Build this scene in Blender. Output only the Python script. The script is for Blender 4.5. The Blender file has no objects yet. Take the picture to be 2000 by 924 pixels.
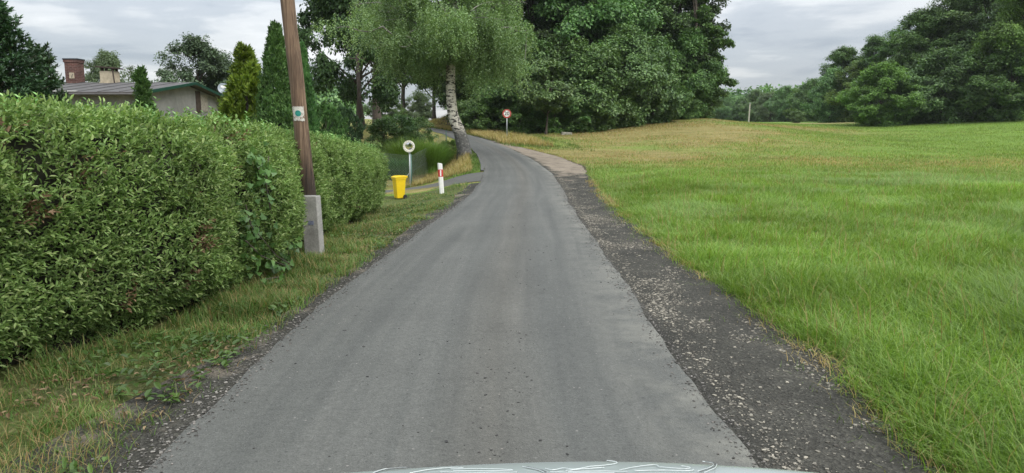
import bpy, bmesh, math, random
import numpy as np
from mathutils import Vector, Matrix

SC = bpy.context.scene
COL = SC.collection
R = math.radians
PI = math.pi

# ------------------------------------------------------------------ camera, sky, sun, exposure
F_PX, CX, CY, HOR = 1387.0, 1000.0, 462.0, 248.0
CAM_H = 1.75
TH = math.atan((CY - HOR) / F_PX)
cd = bpy.data.cameras.new('camera')
cam = bpy.data.objects.new('camera', cd)
COL.objects.link(cam)
cam.location = (0, 0, CAM_H)
cam.rotation_euler = (PI / 2 - TH, 0, 0)
cd.sensor_fit = 'HORIZONTAL'
cd.sensor_width = 36.0
cd.lens = 36.0 * F_PX / 2000.0
cd.clip_start = 0.05
cd.clip_end = 3000
SC.camera = cam

SUN_EL, SUN_AZ = R(44), R(138)
world = bpy.data.worlds.new('World')
SC.world = world
world.use_nodes = True
nt = world.node_tree
nt.nodes.clear()


def N(tree, kind, **kw):
    n = tree.nodes.new(kind)
    for k, v in kw.items():
        if k.startswith('i_'):
            key = k[2:].replace('_', ' ')
            n.inputs[key].default_value = v
        else:
            setattr(n, k, v)
    return n


def math_node(tree, op, a, b=None, clamp=False):
    n = tree.nodes.new('ShaderNodeMath')
    n.operation = op
    n.use_clamp = clamp
    for i, v in enumerate((a, b)):
        if v is None:
            continue
        if isinstance(v, (int, float)):
            n.inputs[i].default_value = v
        else:
            tree.links.new(v, n.inputs[i])
    return n.outputs[0]


def ramp(tree, fac, stops, interp='LINEAR'):
    n = tree.nodes.new('ShaderNodeValToRGB')
    cr = n.color_ramp
    cr.interpolation = interp
    while len(cr.elements) < len(stops):
        cr.elements.new(0.5)
    for e, (p, c) in zip(cr.elements, stops):
        e.position = p
        if isinstance(c, (int, float)):
            c = (c, c, c)
        e.color = (c[0], c[1], c[2], 1)
    tree.links.new(fac, n.inputs[0])
    return n.outputs[0]


def mixc(tree, fac, a, b, mode='MIX'):
    n = tree.nodes.new('ShaderNodeMix')
    n.data_type = 'RGBA'
    n.blend_type = mode
    for sock, v in ((n.inputs[0], fac), (n.inputs[6], a), (n.inputs[7], b)):
        if isinstance(v, (int, float)):
            sock.default_value = v
        elif isinstance(v, tuple):
            sock.default_value = (v[0], v[1], v[2], 1)
        else:
            tree.links.new(v, sock)
    return n.outputs[2]


def noise(tree, vec, scale, detail=4, rough=0.55, dist=0.0):
    n = tree.nodes.new('ShaderNodeTexNoise')
    n.inputs['Scale'].default_value = scale
    n.inputs['Detail'].default_value = detail
    n.inputs['Roughness'].default_value = rough
    n.inputs['Distortion'].default_value = dist
    if vec is not None:
        tree.links.new(vec, n.inputs['Vector'])
    return n.outputs['Fac']


def build_world():
    L = nt.links
    out = nt.nodes.new('ShaderNodeOutputWorld')
    bg = nt.nodes.new('ShaderNodeBackground')
    bg.inputs['Strength'].default_value = 0.1
    L.new(bg.outputs[0], out.inputs[0])
    sky = nt.nodes.new('ShaderNodeTexSky')
    sky.sky_type = 'NISHITA'
    sky.sun_disc = False
    sky.sun_elevation = SUN_EL
    sky.sun_rotation = SUN_AZ
    tc = nt.nodes.new('ShaderNodeTexCoord')
    sx = nt.nodes.new('ShaderNodeSeparateXYZ')
    L.new(tc.outputs['Generated'], sx.inputs[0])
    zc = math_node(nt, 'MAXIMUM', sx.outputs[2], 0.0)
    den = math_node(nt, 'ADD', zc, 0.10)
    cx = nt.nodes.new('ShaderNodeCombineXYZ')
    L.new(math_node(nt, 'DIVIDE', sx.outputs[0], den), cx.inputs[0])
    L.new(math_node(nt, 'DIVIDE', sx.outputs[1], den), cx.inputs[1])
    mp = nt.nodes.new('ShaderNodeMapping')
    mp.inputs['Scale'].default_value = (0.60, 0.72, 1)
    mp.inputs['Location'].default_value = (1.2, 4.3, 0.4)
    mp.inputs['Rotation'].default_value = (0, 0, R(8))
    L.new(cx.outputs[0], mp.inputs[0])
    n1 = noise(nt, mp.outputs[0], 0.62, 7, 0.54, 0.5)
    n2 = noise(nt, mp.outputs[0], 2.3, 5, 0.55, 0.5)
    f = math_node(nt, 'ADD', math_node(nt, 'MULTIPLY', n1, 0.74), math_node(nt, 'MULTIPLY', n2, 0.26))
    cloud = ramp(nt, f, [(0.37, (0.36, 0.40, 0.455)), (0.47, (0.47, 0.505, 0.55)), (0.54, (0.65, 0.67, 0.69)), (0.63, (0.83, 0.835, 0.84))], 'EASE')
    # an overcast sky is about three times brighter overhead than at the horizon
    br = math_node(nt, 'MULTIPLY_ADD', zc, 19.0)
    br.node.inputs[2].default_value = 4.9
    cl = nt.nodes.new('ShaderNodeVectorMath')
    cl.operation = 'SCALE'
    L.new(cloud, cl.inputs[0])
    L.new(br, cl.inputs['Scale'])
    col = mixc(nt, 0.10, cl.outputs[0], sky.outputs[0])
    L.new(col, bg.inputs[0])


build_world()
sl = bpy.data.lights.new('sun', 'SUN')
sl.energy = 1.5
sl.angle = R(25)
sl.color = (1.0, 0.96, 0.9)
sun = bpy.data.objects.new('sun', sl)
COL.objects.link(sun)
sdir = Vector((math.sin(SUN_AZ) * math.cos(SUN_EL), math.cos(SUN_AZ) * math.cos(SUN_EL), math.sin(SUN_EL)))
sun.rotation_euler = sdir.to_track_quat('Z', 'Y').to_euler()
sun.location = sdir * 60
vs = SC.view_settings
vs.view_transform = 'Standard'
vs.look = 'None'
vs.gamma = 1
vs.exposure = 0.85
vs.use_curve_mapping = False
SC.render.engine = 'CYCLES'
cy = SC.cycles
cy.max_bounces = 6
cy.diffuse_bounces = 4
cy.glossy_bounces = 3
cy.transmission_bounces = 4
cy.transparent_max_bounces = 6
cy.sample_clamp_indirect = 6
cy.use_denoising = True
cy.denoiser = 'OPENIMAGEDENOISE'
cy.denoising_input_passes = 'RGB_ALBEDO_NORMAL'
cy.denoising_prefilter = 'ACCURATE'
cy.caustics_reflective = False
cy.caustics_refractive = False


# ------------------------------------------------------------------ tagging and mesh helpers
def tag(o, label=None, cat=None, group=None, kind=None):
    if label: o['label'] = label
    if cat: o['category'] = cat
    if group: o['group'] = group
    if kind: o['kind'] = kind
    return o


def empty(name, loc, rz=0.0):
    o = bpy.data.objects.new(name, None)
    o.empty_display_size = 0.3
    COL.objects.link(o)
    o.location = loc
    o.rotation_euler = (0, 0, rz)
    return o


def link(name, me, m, parent=None):
    o = bpy.data.objects.new(name, me)
    COL.objects.link(o)
    if m is not None and not me.materials:
        for x in (m if isinstance(m, (list, tuple)) else [m]):
            me.materials.append(x)
    if parent is not None:
        o.parent = parent
    return o


def np_mesh(name, V, F, smooth=False, mat_idx=None):
    V = np.asarray(V, np.float32)
    F = np.asarray(F, np.int32)
    me = bpy.data.meshes.new(name)
    me.vertices.add(len(V))
    me.vertices.foreach_set('co', V.ravel())
    k = F.shape[1]
    me.loops.add(F.size)
    me.loops.foreach_set('vertex_index', F.ravel())
    me.polygons.add(len(F))
    me.polygons.foreach_set('loop_start', np.arange(0, F.size, k, dtype=np.int32))
    if mat_idx is not None:
        me.polygons.foreach_set('material_index', np.asarray(mat_idx, np.int32))
    me.update(calc_edges=True)
    me.polygons.foreach_set('use_smooth', np.full(len(F), smooth, bool))
    return me


class MB:
    """collects simple solids into one mesh"""
    def __init__(self):
        self.v, self.f, self.m = [], [], []
        self.mi = 0

    def add(self, vs_, fs_):
        b = len(self.v)
        self.v += [tuple(p) for p in vs_]
        for f in fs_:
            self.f.append(tuple(i + b for i in f))
            self.m.append(self.mi)

    def box(self, x0, x1, y0, y1, z0, z1, M=None, top=None):
        tx0, tx1, ty0, ty1 = top or (x0, x1, y0, y1)
        p = [(x0, y0, z0), (x1, y0, z0), (x1, y1, z0), (x0, y1, z0), (tx0, ty0, z1), (tx1, ty0, z1), (tx1, ty1, z1), (tx0, ty1, z1)]
        if M is not None:
            p = [M @ Vector(q) for q in p]
        self.add(p, [(3, 2, 1, 0), (4, 5, 6, 7), (0, 1, 5, 4), (1, 2, 6, 5), (2, 3, 7, 6), (3, 0, 4, 7)])

    def tube(self, pts, rads, n=8, caps=True):
        pts = [Vector(p) for p in pts]
        if isinstance(rads, (int, float)):
            rads = [rads] * len(pts)
        vs_, fs_ = [], []
        up = None
        for i, p in enumerate(pts):
            d = (pts[min(i + 1, len(pts) - 1)] - pts[max(i - 1, 0)]).normalized()
            if up is None:
                up = Vector((0, 0, 1)) if abs(d.z) < 0.9 else Vector((1, 0, 0))
            a = d.cross(up).normalized()
            b = a.cross(d).normalized()
            up = b
            for k in range(n):
                t = 2 * PI * k / n
                vs_.append(p + (a * math.cos(t) + b * math.sin(t)) * rads[i])
        for i in range(len(pts) - 1):
            for k in range(n):
                k2 = (k + 1) % n
                fs_.append((i * n + k, i * n + k2, (i + 1) * n + k2, (i + 1) * n + k))
        if caps:
            fs_.append(tuple(range(n - 1, -1, -1)))
            fs_.append(tuple((len(pts) - 1) * n + k for k in range(n)))
        self.add(vs_, fs_)

    def lathe(self, prof, n=24, M=None):
        """profile of (radius, height) about Z"""
        vs_, fs_ = [], []
        for r, h in prof:
            for k in range(n):
                t = 2 * PI * k / n
                q = Vector((r * math.cos(t), r * math.sin(t), h))
                vs_.append(M @ q if M is not None else q)
        for i in range(len(prof) - 1):
            for k in range(n):
                k2 = (k + 1) % n
                fs_.append((i * n + k, i * n + k2, (i + 1) * n + k2, (i + 1) * n + k))
        fs_.append(tuple(range(n - 1, -1, -1)))
        fs_.append(tuple((len(prof) - 1) * n + k for k in range(n)))
        self.add(vs_, fs_)

    def build(self, name, m, parent=None, smooth=False, bevel=0.0):
        me = bpy.data.meshes.new(name)
        me.from_pydata(self.v, [], self.f)
        bm = bmesh.new()
        bm.from_mesh(me)
        bmesh.ops.recalc_face_normals(bm, faces=bm.faces)
        bm.to_mesh(me)
        bm.free()
        for p, i in zip(me.polygons, self.m):
            p.material_index = i
            p.use_smooth = smooth
        o = link(name, me, m, parent)
        if bevel > 0:
            md = o.modifiers.new('bevel', 'BEVEL')
            md.width = bevel
            md.segments = 2
            md.limit_method = 'ANGLE'
        return o


def rows(*cols):
    return np.stack(cols, -1)


def unit(a):
    return a / np.maximum(np.linalg.norm(a, axis=-1, keepdims=True), 1e-9)


def leaf_geo(P, A, Nn, L, W, fold=0.25, fine=False):
    """folded leaves: P base, A length direction, Nn rough normal"""
    A = unit(A)
    S = unit(np.cross(A, Nn))
    Nn = np.cross(S, A)
    L = np.broadcast_to(np.asarray(L, float), (len(P),))[:, None]
    W = np.broadcast_to(np.asarray(W, float), (len(P),))[:, None]
    up = Nn * (W * 0.5 * fold)
    n = len(P)
    if not fine:
        V = np.stack([P, P + A * L * .45 + S * W * .5 + up, P + A * L, P + A * L * .45 - S * W * .5 + up], 1).reshape(-1, 3)
        Fq = (np.arange(n) * 4)[:, None] + np.array([0, 1, 2, 3])
        return V, Fq
    dn = Nn * (L * .10)
    V = np.stack([P, P + A * L * .28 + S * W * .45 + up, P + A * L * .68 + S * W * .42 + up - dn * .5, P + A * L - dn * 1.6,
                  P + A * L * .68 - S * W * .42 + up - dn * .5, P + A * L * .28 - S * W * .45 + up], 1).reshape(-1, 3)
    b = (np.arange(n) * 6)[:, None]
    Fq = np.concatenate([b + np.array([0, 1, 2, 3]), b + np.array([0, 3, 4, 5])], 1).reshape(-1, 4)
    return V, Fq


def join(parts):
    Vs, Fs, o = [], [], 0
    for V, F in parts:
        Vs.append(V)
        Fs.append(F + o)
        o += len(V)
    return np.concatenate(Vs), np.concatenate(Fs)


def tube_np(pts, rads, n=6):
    pts = np.asarray(pts, float)
    rads = np.asarray(rads, float)
    d = unit(np.gradient(pts, axis=0))
    ref = np.where(np.abs(d[:, 2:3]) < .9, np.array([[0, 0, 1.]]), np.array([[1., 0, 0]]))
    if np.ptp(ref[:, 0]) > 0:
        ref[:] = np.array([0.3, 0.9, 0.1])
    a = unit(np.cross(d, ref))
    b = np.cross(a, d)
    t = np.arange(n) * 2 * PI / n
    V = pts[:, None] + (a[:, None] * np.cos(t)[None, :, None] + b[:, None] * np.sin(t)[None, :, None]) * rads[:, None, None]
    m = len(pts)
    i, k = np.meshgrid(np.arange(m - 1), np.arange(n), indexing='ij')
    k2 = (k + 1) % n
    F = np.stack([i * n + k, i * n + k2, (i + 1) * n + k2, (i + 1) * n + k], -1).reshape(-1, 4)
    return V.reshape(-1, 3), F


def blades(P, H, W, lean, az, segs=2):
    """curved grass blades"""
    n = len(P)
    H = np.broadcast_to(H, (n,)); W = np.broadcast_to(W, (n,)); lean = np.broadcast_to(lean, (n,))
    d = rows(np.cos(az), np.sin(az), np.zeros(n))
    s = rows(-np.sin(az), np.cos(az), np.zeros(n))
    R_ = []
    for j in range(segs + 1):
        t = j / segs
        c = P + d * (H * lean * t ** 2)[:, None]
        c[:, 2] += H * (t - 0.35 * lean * t ** 2)
        w = W * (1 - 0.85 * t ** 1.5) * 0.5
        R_ += [c + s * w[:, None], c - s * w[:, None]]
    k = 2 * (segs + 1)
    V = np.stack(R_, 1).reshape(-1, 3)
    b = (np.arange(n) * k)[:, None]
    Fs = [b + np.array([2 * j, 2 * j + 1, 2 * j + 3, 2 * j + 2]) for j in range(segs)]
    return V, np.concatenate(Fs, 1).reshape(-1, 4)


def vnoise(x, y, scale, seed):
    g = np.random.default_rng(seed).random((64, 64))
    u, v = np.asarray(x) * scale + 17.3, np.asarray(y) * scale + 9.1
    i, j = np.floor(u).astype(int), np.floor(v).astype(int)
    fu, fv = u - i, v - j
    fu, fv = fu * fu * (3 - 2 * fu), fv * fv * (3 - 2 * fv)
    a, b = g[i % 64, j % 64], g[(i + 1) % 64, j % 64]
    c, d = g[i % 64, (j + 1) % 64], g[(i + 1) % 64, (j + 1) % 64]
    return (a * (1 - fu) + b * fu) * (1 - fv) + (c * (1 - fu) + d * fu) * fv


def sstep(a, b, x):
    t = np.clip((x - a) / (b - a), 0, 1)
    return t * t * (3 - 2 * t)


# ------------------------------------------------------------------ survey of the place (sight lines with distances)
def at(px, py, Y):
    u, v = (px - CX) / F_PX, (CY - py) / F_PX
    d = Vector((u, math.cos(TH) + v * math.sin(TH), -math.sin(TH) + v * math.cos(TH)))
    return Vector((0, 0, CAM_H)) + d * (Y / d.y)


ROAD_Y = [-20, 0, 10, 14, 18, 22, 25, 30, 34, 42, 52, 62, 72, 84, 120]
ROAD_Z = [0, 0, -.03, -.10, -.17, -.15, -.08, .17, .42, .78, 1.1, 1.43, 1.68, 1.7, 1.2]


def road_z(y):
    return np.interp(y, ROAD_Y, ROAD_Z)


def on_road(px, py):
    lo, hi = 1.0, 90.0
    ys = np.linspace(lo, hi, 3000)
    prev = None
    for y in ys:
        p = at(px, py, y)
        if p.z <= road_z(y):
            return p
    return at(px, py, 76)


LEFT_PX = [(300, 920), (420, 803), (530, 697), (640, 590), (720, 530), (800, 470), (850, 433), (900, 396), (930, 368), (944, 343), (945, 325), (938, 308), (922, 292), (895, 275), (862, 262), (828, 254)]
RIGHT_PX = [(1487, 915), (1350, 740), (1240, 588), (1200, 530), (1150, 458), (1120, 410), (1097, 366), (1078, 340), (1048, 318), (1000, 293), (955, 276), (915, 264), (875, 255), (838, 249.5)]
SHOULD_PX = [(1835, 915), (1700, 785), (1590, 700), (1480, 612), (1330, 510), (1228, 432), (1165, 375), (1145, 345), (1138, 322), (1085, 298), (1010, 285), (970, 275)]


def edge_curve(px):
    pts = [on_road(*p) for p in px]
    y = np.array([p.y for p in pts]); x = np.array([p.x for p in pts])
    o = np.argsort(y)
    y, x = y[o], x[o]
    return np.concatenate([[-20.], y]), np.concatenate([[x[0] + (x[0] - x[2]) / (y[2] - y[0]) * (y[0] + 20) * 0.2], x])


LY, LX = edge_curve(LEFT_PX)
RY, RX = edge_curve(RIGHT_PX)
SY, SX = edge_curve(SHOULD_PX)


def smooth_interp(yq, ys, xs):
    a = np.interp(yq, ys, xs)
    w = 0.4 + np.asarray(yq) * 0.012
    return (a * 2 + np.interp(yq - w, ys, xs) + np.interp(yq + w, ys, xs)) / 4


def xl(y): return smooth_interp(y, LY, LX)
def xr(y): return smooth_interp(y, RY, RX)
def xs_(y): return np.maximum(smooth_interp(y, SY, SX), xr(y) + 0.12)


# control points of the terrain
CP = []
for y in (-20, -8, 0, 4, 8, 11, 14, 18, 22, 25, 28, 32, 36, 42, 50, 58, 66, 72, 80):
    z = float(road_z(y))
    CP.append((float(xl(y)), y, z)); CP.append((float(xr(y)), y, z))
for p in [(-5, 0, 0), (-9, 0, 0), (-5, 6, -.02), (-3.2, 4, .02), (-3, 8, -.02), (-9, 8, -.05), (4, 2, -.02), (8, 3, 0), (12, 6, .05), (4, 6, 0), (9, 10, .05), (20, 6, .1), (14, 15, .15),
          (-12, 16, -.2), (-8, 22, -.5), (-18, 34, 0), (-30, 34, 0.2), (-22, 44, .5), (-40, 20, 0), (-40, 60, 2), (-60, 0, 0), (60, 0, .5), (60, 40, 2),
          (0, 160, 3), (-60, 160, 4), (90, 160, 3.5), (200, 160, 4), (-200, 160, 4), (0, 320, 3.5), (-300, 500, 4), (300, 500, 4), (0, 600, 4), (500, 0, 3), (-500, 0, 2), (-40, -20, 0), (40, -20, 0), (300, -20, 1), (-300, -20, 1), (0, 1200, 4), (-1000, 700, 4), (1000, 700, 4)]:
    CP.append(p)
for q in [(755, 412, 19.5), (780, 390, 23), (863, 378, 22), (800, 367, 26.5), (760, 378, 24.5), (803, 368, 28), (760, 366, 29), (850, 345, 33), (880, 330, 33), (908, 303, 34), (705, 266, 40), (725, 246, 46), (660, 262, 42),
          (1300, 340, 24), (1600, 340, 24), (1900, 340, 24), (1300, 300, 38), (1600, 302, 36), (1950, 305, 35), (1100, 300, 38), (1200, 285, 45), (1700, 268, 60), (1950, 265, 58), (1700, 250, 85), (1990, 240, 80),
          (1390, 233, 70), (1300, 243, 62), (1200, 256, 57), (1100, 264, 54), (1040, 268, 52), (989, 271, 50), (1500, 242, 85), (1560, 243, 92), (1680, 243, 92), (1600, 241, 125), (1990, 230, 86), (1450, 238, 100)]:
    p = at(*q)
    CP.append((p.x, p.y, p.z))
CP = np.array(CP)


def warp(x, y):
    return np.stack([np.arcsinh(np.asarray(x) / 8.0) * 1.0, np.arcsinh((np.asarray(y) - 0) / 12.0)], -1)


def tps(r2):
    return 0.5 * r2 * np.log(r2 + 1e-12)


_q = warp(CP[:, 0], CP[:, 1])
_n = len(CP)
_K = tps(((_q[:, None] - _q[None]) ** 2).sum(-1)) + np.eye(_n) * 0.002
_Pm = np.concatenate([np.ones((_n, 1)), _q], 1)
_A = np.block([[_K, _Pm], [_Pm.T, np.zeros((3, 3))]])
_w = np.linalg.solve(_A, np.concatenate([CP[:, 2], np.zeros(3)]))


def gz(x, y):
    x = np.atleast_1d(np.asarray(x, float)); y = np.atleast_1d(np.asarray(y, float))
    x, y = np.broadcast_arrays(x, y)
    sh = x.shape
    x, y = x.ravel(), y.ravel()
    out = np.empty(len(x))
    for i in range(0, len(x), 40000):
        q = warp(x[i:i + 40000], y[i:i + 40000])
        k = tps(((q[:, None] - _q[None]) ** 2).sum(-1))
        out[i:i + 40000] = k @ _w[:_n] + _w[_n] + q @ _w[_n + 1:]
    # raised bank where the lane turns away
    out += 1.3 * np.exp(-(((x + 5.5) / 4.0) ** 2 + ((y - 81) / 4.5) ** 2))
    return np.clip(out, -2.5, 5.0).reshape(sh)


def g1(x, y): return float(gz(x, y)[0])


def gp(px, Y, dz=0.0):
    """ground point seen in column px at distance Y"""
    z = 0.5
    for _ in range(6):
        zc = Y * math.cos(TH) + (CAM_H - z) * math.sin(TH)
        x = (px - CX) / F_PX * zc
        z = g1(x, Y)
    return Vector((x, Y, z + dz))


def dryness(x, y):
    """sun-dried strips of the meadow, 0..1"""
    d = 1.15 * np.exp(-(((x - 11) / 9.5) ** 2 + ((y - 56) / 17.) ** 2))
    d = np.maximum(d, 0.95 * np.exp(-(((x - 5.5) / 5.5) ** 2 + ((y - 37) / 8.) ** 2)))
    d = np.maximum(d, 0.95 * np.exp(-(((x - 24) / 12.) ** 2 + ((y - 74) / 11.) ** 2)))
    d = np.maximum(d, 1.1 * np.exp(-(((x - 47) / 11.) ** 2 + ((y - 112) / 14.) ** 2)))
    d = np.maximum(d, 1.0 * np.exp(-(((x - 12) / 7.) ** 2 + ((y - 46) / 6.) ** 2)))
    d = np.maximum(d, 0.5 * np.exp(-(((x - 14) / 14.) ** 2 + ((y - 31) / 5.) ** 2)))
    left = (x < xl(y)) & (y > 24) & (y < 36)
    d = np.where(left, 0.75, d)
    d = np.where((x < xl(y)) & (y <= 12), 0.25, d)
    d = np.where((x < xl(y)) & (y >= 36), 0.55, d)
    n = vnoise(x, y, .35, 3) * .6 + vnoise(x, y, 1.1, 4) * .4
    return np.clip(d * (0.40 + 1.35 * n), 0, 1)


# ------------------------------------------------------------------ materials
def new_mat(name):
    m = bpy.data.materials.new(name)
    m.use_nodes = True
    t = m.node_tree
    b = t.nodes['Principled BSDF']
    return m, t, b


def coord(t, which='Object'):
    return t.nodes.new('ShaderNodeTexCoord').outputs[which]


def bump(t, b, h, strength=.3, dist=.02):
    n = t.nodes.new('ShaderNodeBump')
    n.inputs['Strength'].default_value = strength
    n.inputs['Distance'].default_value = dist
    t.links.new(h, n.inputs['Height'])
    t.links.new(n.outputs[0], b.inputs['Normal'])


def plain(name, c, rough=.6, metal=0.0, var=.15, scale=6.0, bmp=0.0, spec=.4):
    m, t, b = new_mat(name)
    n = noise(t, coord(t), scale, 5, .6)
    lo = tuple(x * (1 - var) for x in c); hi = tuple(min(1, x * (1 + var)) for x in c)
    t.links.new(ramp(t, n, [(.3, lo), (.7, hi)]), b.inputs['Base Color'])
    b.inputs['Roughness'].default_value = rough
    b.inputs['Metallic'].default_value = metal
    b.inputs['Specular IOR Level'].default_value = spec
    if bmp:
        bump(t, b, noise(t, coord(t), scale * 6, 4, .6), bmp, .01)
    return m


def leafmat(name, cols, transl=.3, rough=.5, nscale=.5, spec=.35, nvar=.35):
    m, t, b = new_mat(name)
    g = t.nodes.new('ShaderNodeNewGeometry')
    k = len(cols)
    c = ramp(t, g.outputs['Random Per Island'], [(i / max(1, k - 1), cc) for i, cc in enumerate(cols)])
    oi = t.nodes.new('ShaderNodeObjectInfo')
    va = t.nodes.new('ShaderNodeVectorMath'); va.operation = 'ADD'
    t.links.new(coord(t), va.inputs[0])
    cmb = t.nodes.new('ShaderNodeCombineXYZ')
    t.links.new(math_node(t, 'MULTIPLY', oi.outputs['Random'], 50.0), cmb.inputs[0])
    t.links.new(cmb.outputs[0], va.inputs[1])
    n = noise(t, va.outputs[0], nscale, 3, .6)
    v = ramp(t, n, [(.3, 1 - nvar), (.7, 1 + nvar)])
    c = mixc(t, 1.0, c, v, 'MULTIPLY')
    hs = t.nodes.new('ShaderNodeHueSaturation')
    t.links.new(c, hs.inputs['Color'])
    h_ = math_node(t, 'MULTIPLY_ADD', oi.outputs['Random'], .03)
    h_.node.inputs[2].default_value = .485
    t.links.new(h_, hs.inputs['Hue'])
    v_ = math_node(t, 'MULTIPLY_ADD', oi.outputs['Random'], .3)
    v_.node.inputs[2].default_value = .85
    t.links.new(v_, hs.inputs['Value'])
    t.links.new(hs.outputs[0], b.inputs['Base Color'])
    b.inputs['Roughness'].default_value = rough
    b.inputs['Specular IOR Level'].default_value = spec
    tr = t.nodes.new('ShaderNodeBsdfTranslucent')
    t.links.new(mixc(t, 1.0, hs.outputs[0], (1.2, 1.25, .6), 'MULTIPLY'), tr.inputs[0])
    mx = t.nodes.new('ShaderNodeMixShader')
    mx.inputs[0].default_value = transl
    t.links.new(b.outputs[0], mx.inputs[1]); t.links.new(tr.outputs[0], mx.inputs[2])
    t.links.new(mx.outputs[0], t.nodes['Material Output'].inputs[0])
    return m


def mat_ground():
    m, t, b = new_mat('meadow soil and turf')
    c = coord(t)
    a = t.nodes.new('ShaderNodeAttribute'); a.attribute_name = 'dry'
    bare = t.nodes.new('ShaderNodeAttribute'); bare.attribute_name = 'bare'
    mp = t.nodes.new('ShaderNodeMapping'); mp.inputs['Scale'].default_value = (.45, 1.6, 1)
    t.links.new(c, mp.inputs[0])
    n1 = noise(t, c, .25, 4, .6); n2 = noise(t, mp.outputs[0], 1.2, 5, .65); n3 = noise(t, c, 14, 4, .7)
    green = ramp(t, n2, [(.3, (.10, .19, .028)), (.5, (.15, .255, .04)), (.68, (.21, .31, .06))])
    green = mixc(t, ramp(t, n1, [(.4, 0.), (.65, .55)]), green, (.17, .25, .045))
    straw = ramp(t, n2, [(.3, (.16, .14, .05)), (.5, (.26, .21, .08)), (.7, (.36, .29, .13))])
    dn = math_node(t, 'ADD', a.outputs['Fac'], math_node(t, 'MULTIPLY_ADD', n3, .5))
    dn.node.inputs[1].default_value
    fac = ramp(t, math_node(t, 'ADD', a.outputs['Fac'], math_node(t, 'MULTIPLY', math_node(t, 'SUBTRACT', n3, .5), .9)), [(.18, 0.), (.7, .9)])
    col = mixc(t, fac, green, straw)
    soil = ramp(t, n3, [(.35, (.045, .042, .022)), (.5, (.075, .07, .035)), (.65, (.13, .105, .065))])
    col = mixc(t, bare.outputs['Fac'], col, soil)
    col = mixc(t, 1., col, ramp(t, n3, [(.25, .62), (.75, 1.25)]), 'MULTIPLY')
    t.links.new(col, b.inputs['Base Color'])
    b.inputs['Roughness'].default_value = .9
    b.inputs['Specular IOR Level'].default_value = .15
    bump(t, b, math_node(t, 'ADD', n3, noise(t, c, 45, 3, .7)), .8, .05)
    return m


def mat_asphalt():
    m, t, b = new_mat('worn grey asphalt')
    c = coord(t)
    ac = t.nodes.new('ShaderNodeAttribute'); ac.attribute_name = 'across'
    al = t.nodes.new('ShaderNodeAttribute'); al.attribute_name = 'along'
    cx = t.nodes.new('ShaderNodeCombineXYZ')
    t.links.new(math_node(t, 'MULTIPLY', ac.outputs['Fac'], 2.2), cx.inputs[0])
    t.links.new(math_node(t, 'MULTIPLY', al.outputs['Fac'], .05), cx.inputs[1])
    n_str = noise(t, cx.outputs[0], 2.2, 5, .6, .4)
    n_big = noise(t, c, .7, 5, .6, .3)
    n_fin = noise(t, c, 60, 4, .75)
    vo = t.nodes.new('ShaderNodeTexVoronoi'); vo.inputs['Scale'].default_value = 110
    t.links.new(c, vo.inputs['Vector'])
    base = ramp(t, n_str, [(.3, (.074, .076, .070)), (.5, (.093, .095, .086)), (.7, (.118, .118, .106))])
    base = mixc(t, 1., base, ramp(t, n_big, [(.3, .90), (.7, 1.09)]), 'MULTIPLY')
    stone = ramp(t, vo.outputs['Color'], [(.0, .72), (.6, 1.0), (.93, 1.12), (1., 1.9)])
    base = mixc(t, .8, base, stone, 'MULTIPLY')
    base = mixc(t, .7, base, ramp(t, n_fin, [(.3, .72), (.7, 1.3)]), 'MULTIPLY')
    n_mid = noise(t, c, 17, 5, .8)
    base = mixc(t, .75, base, ramp(t, n_mid, [(.28, .80), (.5, 1.), (.72, 1.2)]), 'MULTIPLY')
    vo2 = t.nodes.new('ShaderNodeTexVoronoi'); vo2.inputs['Scale'].default_value = 26
    t.links.new(c, vo2.inputs['Vector'])
    chips = math_node(t, 'MULTIPLY', ramp(t, vo2.outputs['Distance'], [(.12, 1.), (.22, 0.)]), ramp(t, vo2.outputs['Color'], [(.80, 0.), (.84, 1.)], 'CONSTANT'))
    base = mixc(t, chips, base, (.21, .20, .18))
    pits = math_node(t, 'MULTIPLY', ramp(t, vo2.outputs['Distance'], [(.15, 1.), (.3, 0.)]), ramp(t, vo2.outputs['Color'], [(.0, 1.), (.16, 0.)], 'CONSTANT'))
    base = mixc(t, math_node(t, 'MULTIPLY', pits, .6), base, (.035, .036, .034))
    # brownish middle and dusty pale right rim
    mid = ramp(t, math_node(t, 'ABSOLUTE', math_node(t, 'SUBTRACT', ac.outputs['Fac'], .12)), [(.0, .5), (.28, 0.)])
    base = mixc(t, mid, base, mixc(t, 1., base, (1.12, 1.02, .93), 'MULTIPLY'))
    rim = math_node(t, 'MULTIPLY', ramp(t, ac.outputs['Fac'], [(.60, 0.), (.88, .6), (1., .85)]), ramp(t, noise(t, c, 1.5, 7, .75), [(.40, .05), (.62, 1.)]))
    base = mixc(t, rim, base, (.20, .195, .165))
    crk = noise(t, c, 1.1, 7, .62, 1.5)
    cr = ramp(t, math_node(t, 'ABSOLUTE', math_node(t, 'SUBTRACT', crk, .5)), [(.0, .80), (.006, 1.)])
    base = mixc(t, 1., base, cr, 'MULTIPLY')
    t.links.new(base, b.inputs['Base Color'])
    b.inputs['Roughness'].default_value = .78
    b.inputs['Specular IOR Level'].default_value = .35
    bump(t, b, math_node(t, 'ADD', vo.outputs['Distance'], n_fin), .6, .006)
    return m


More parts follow.
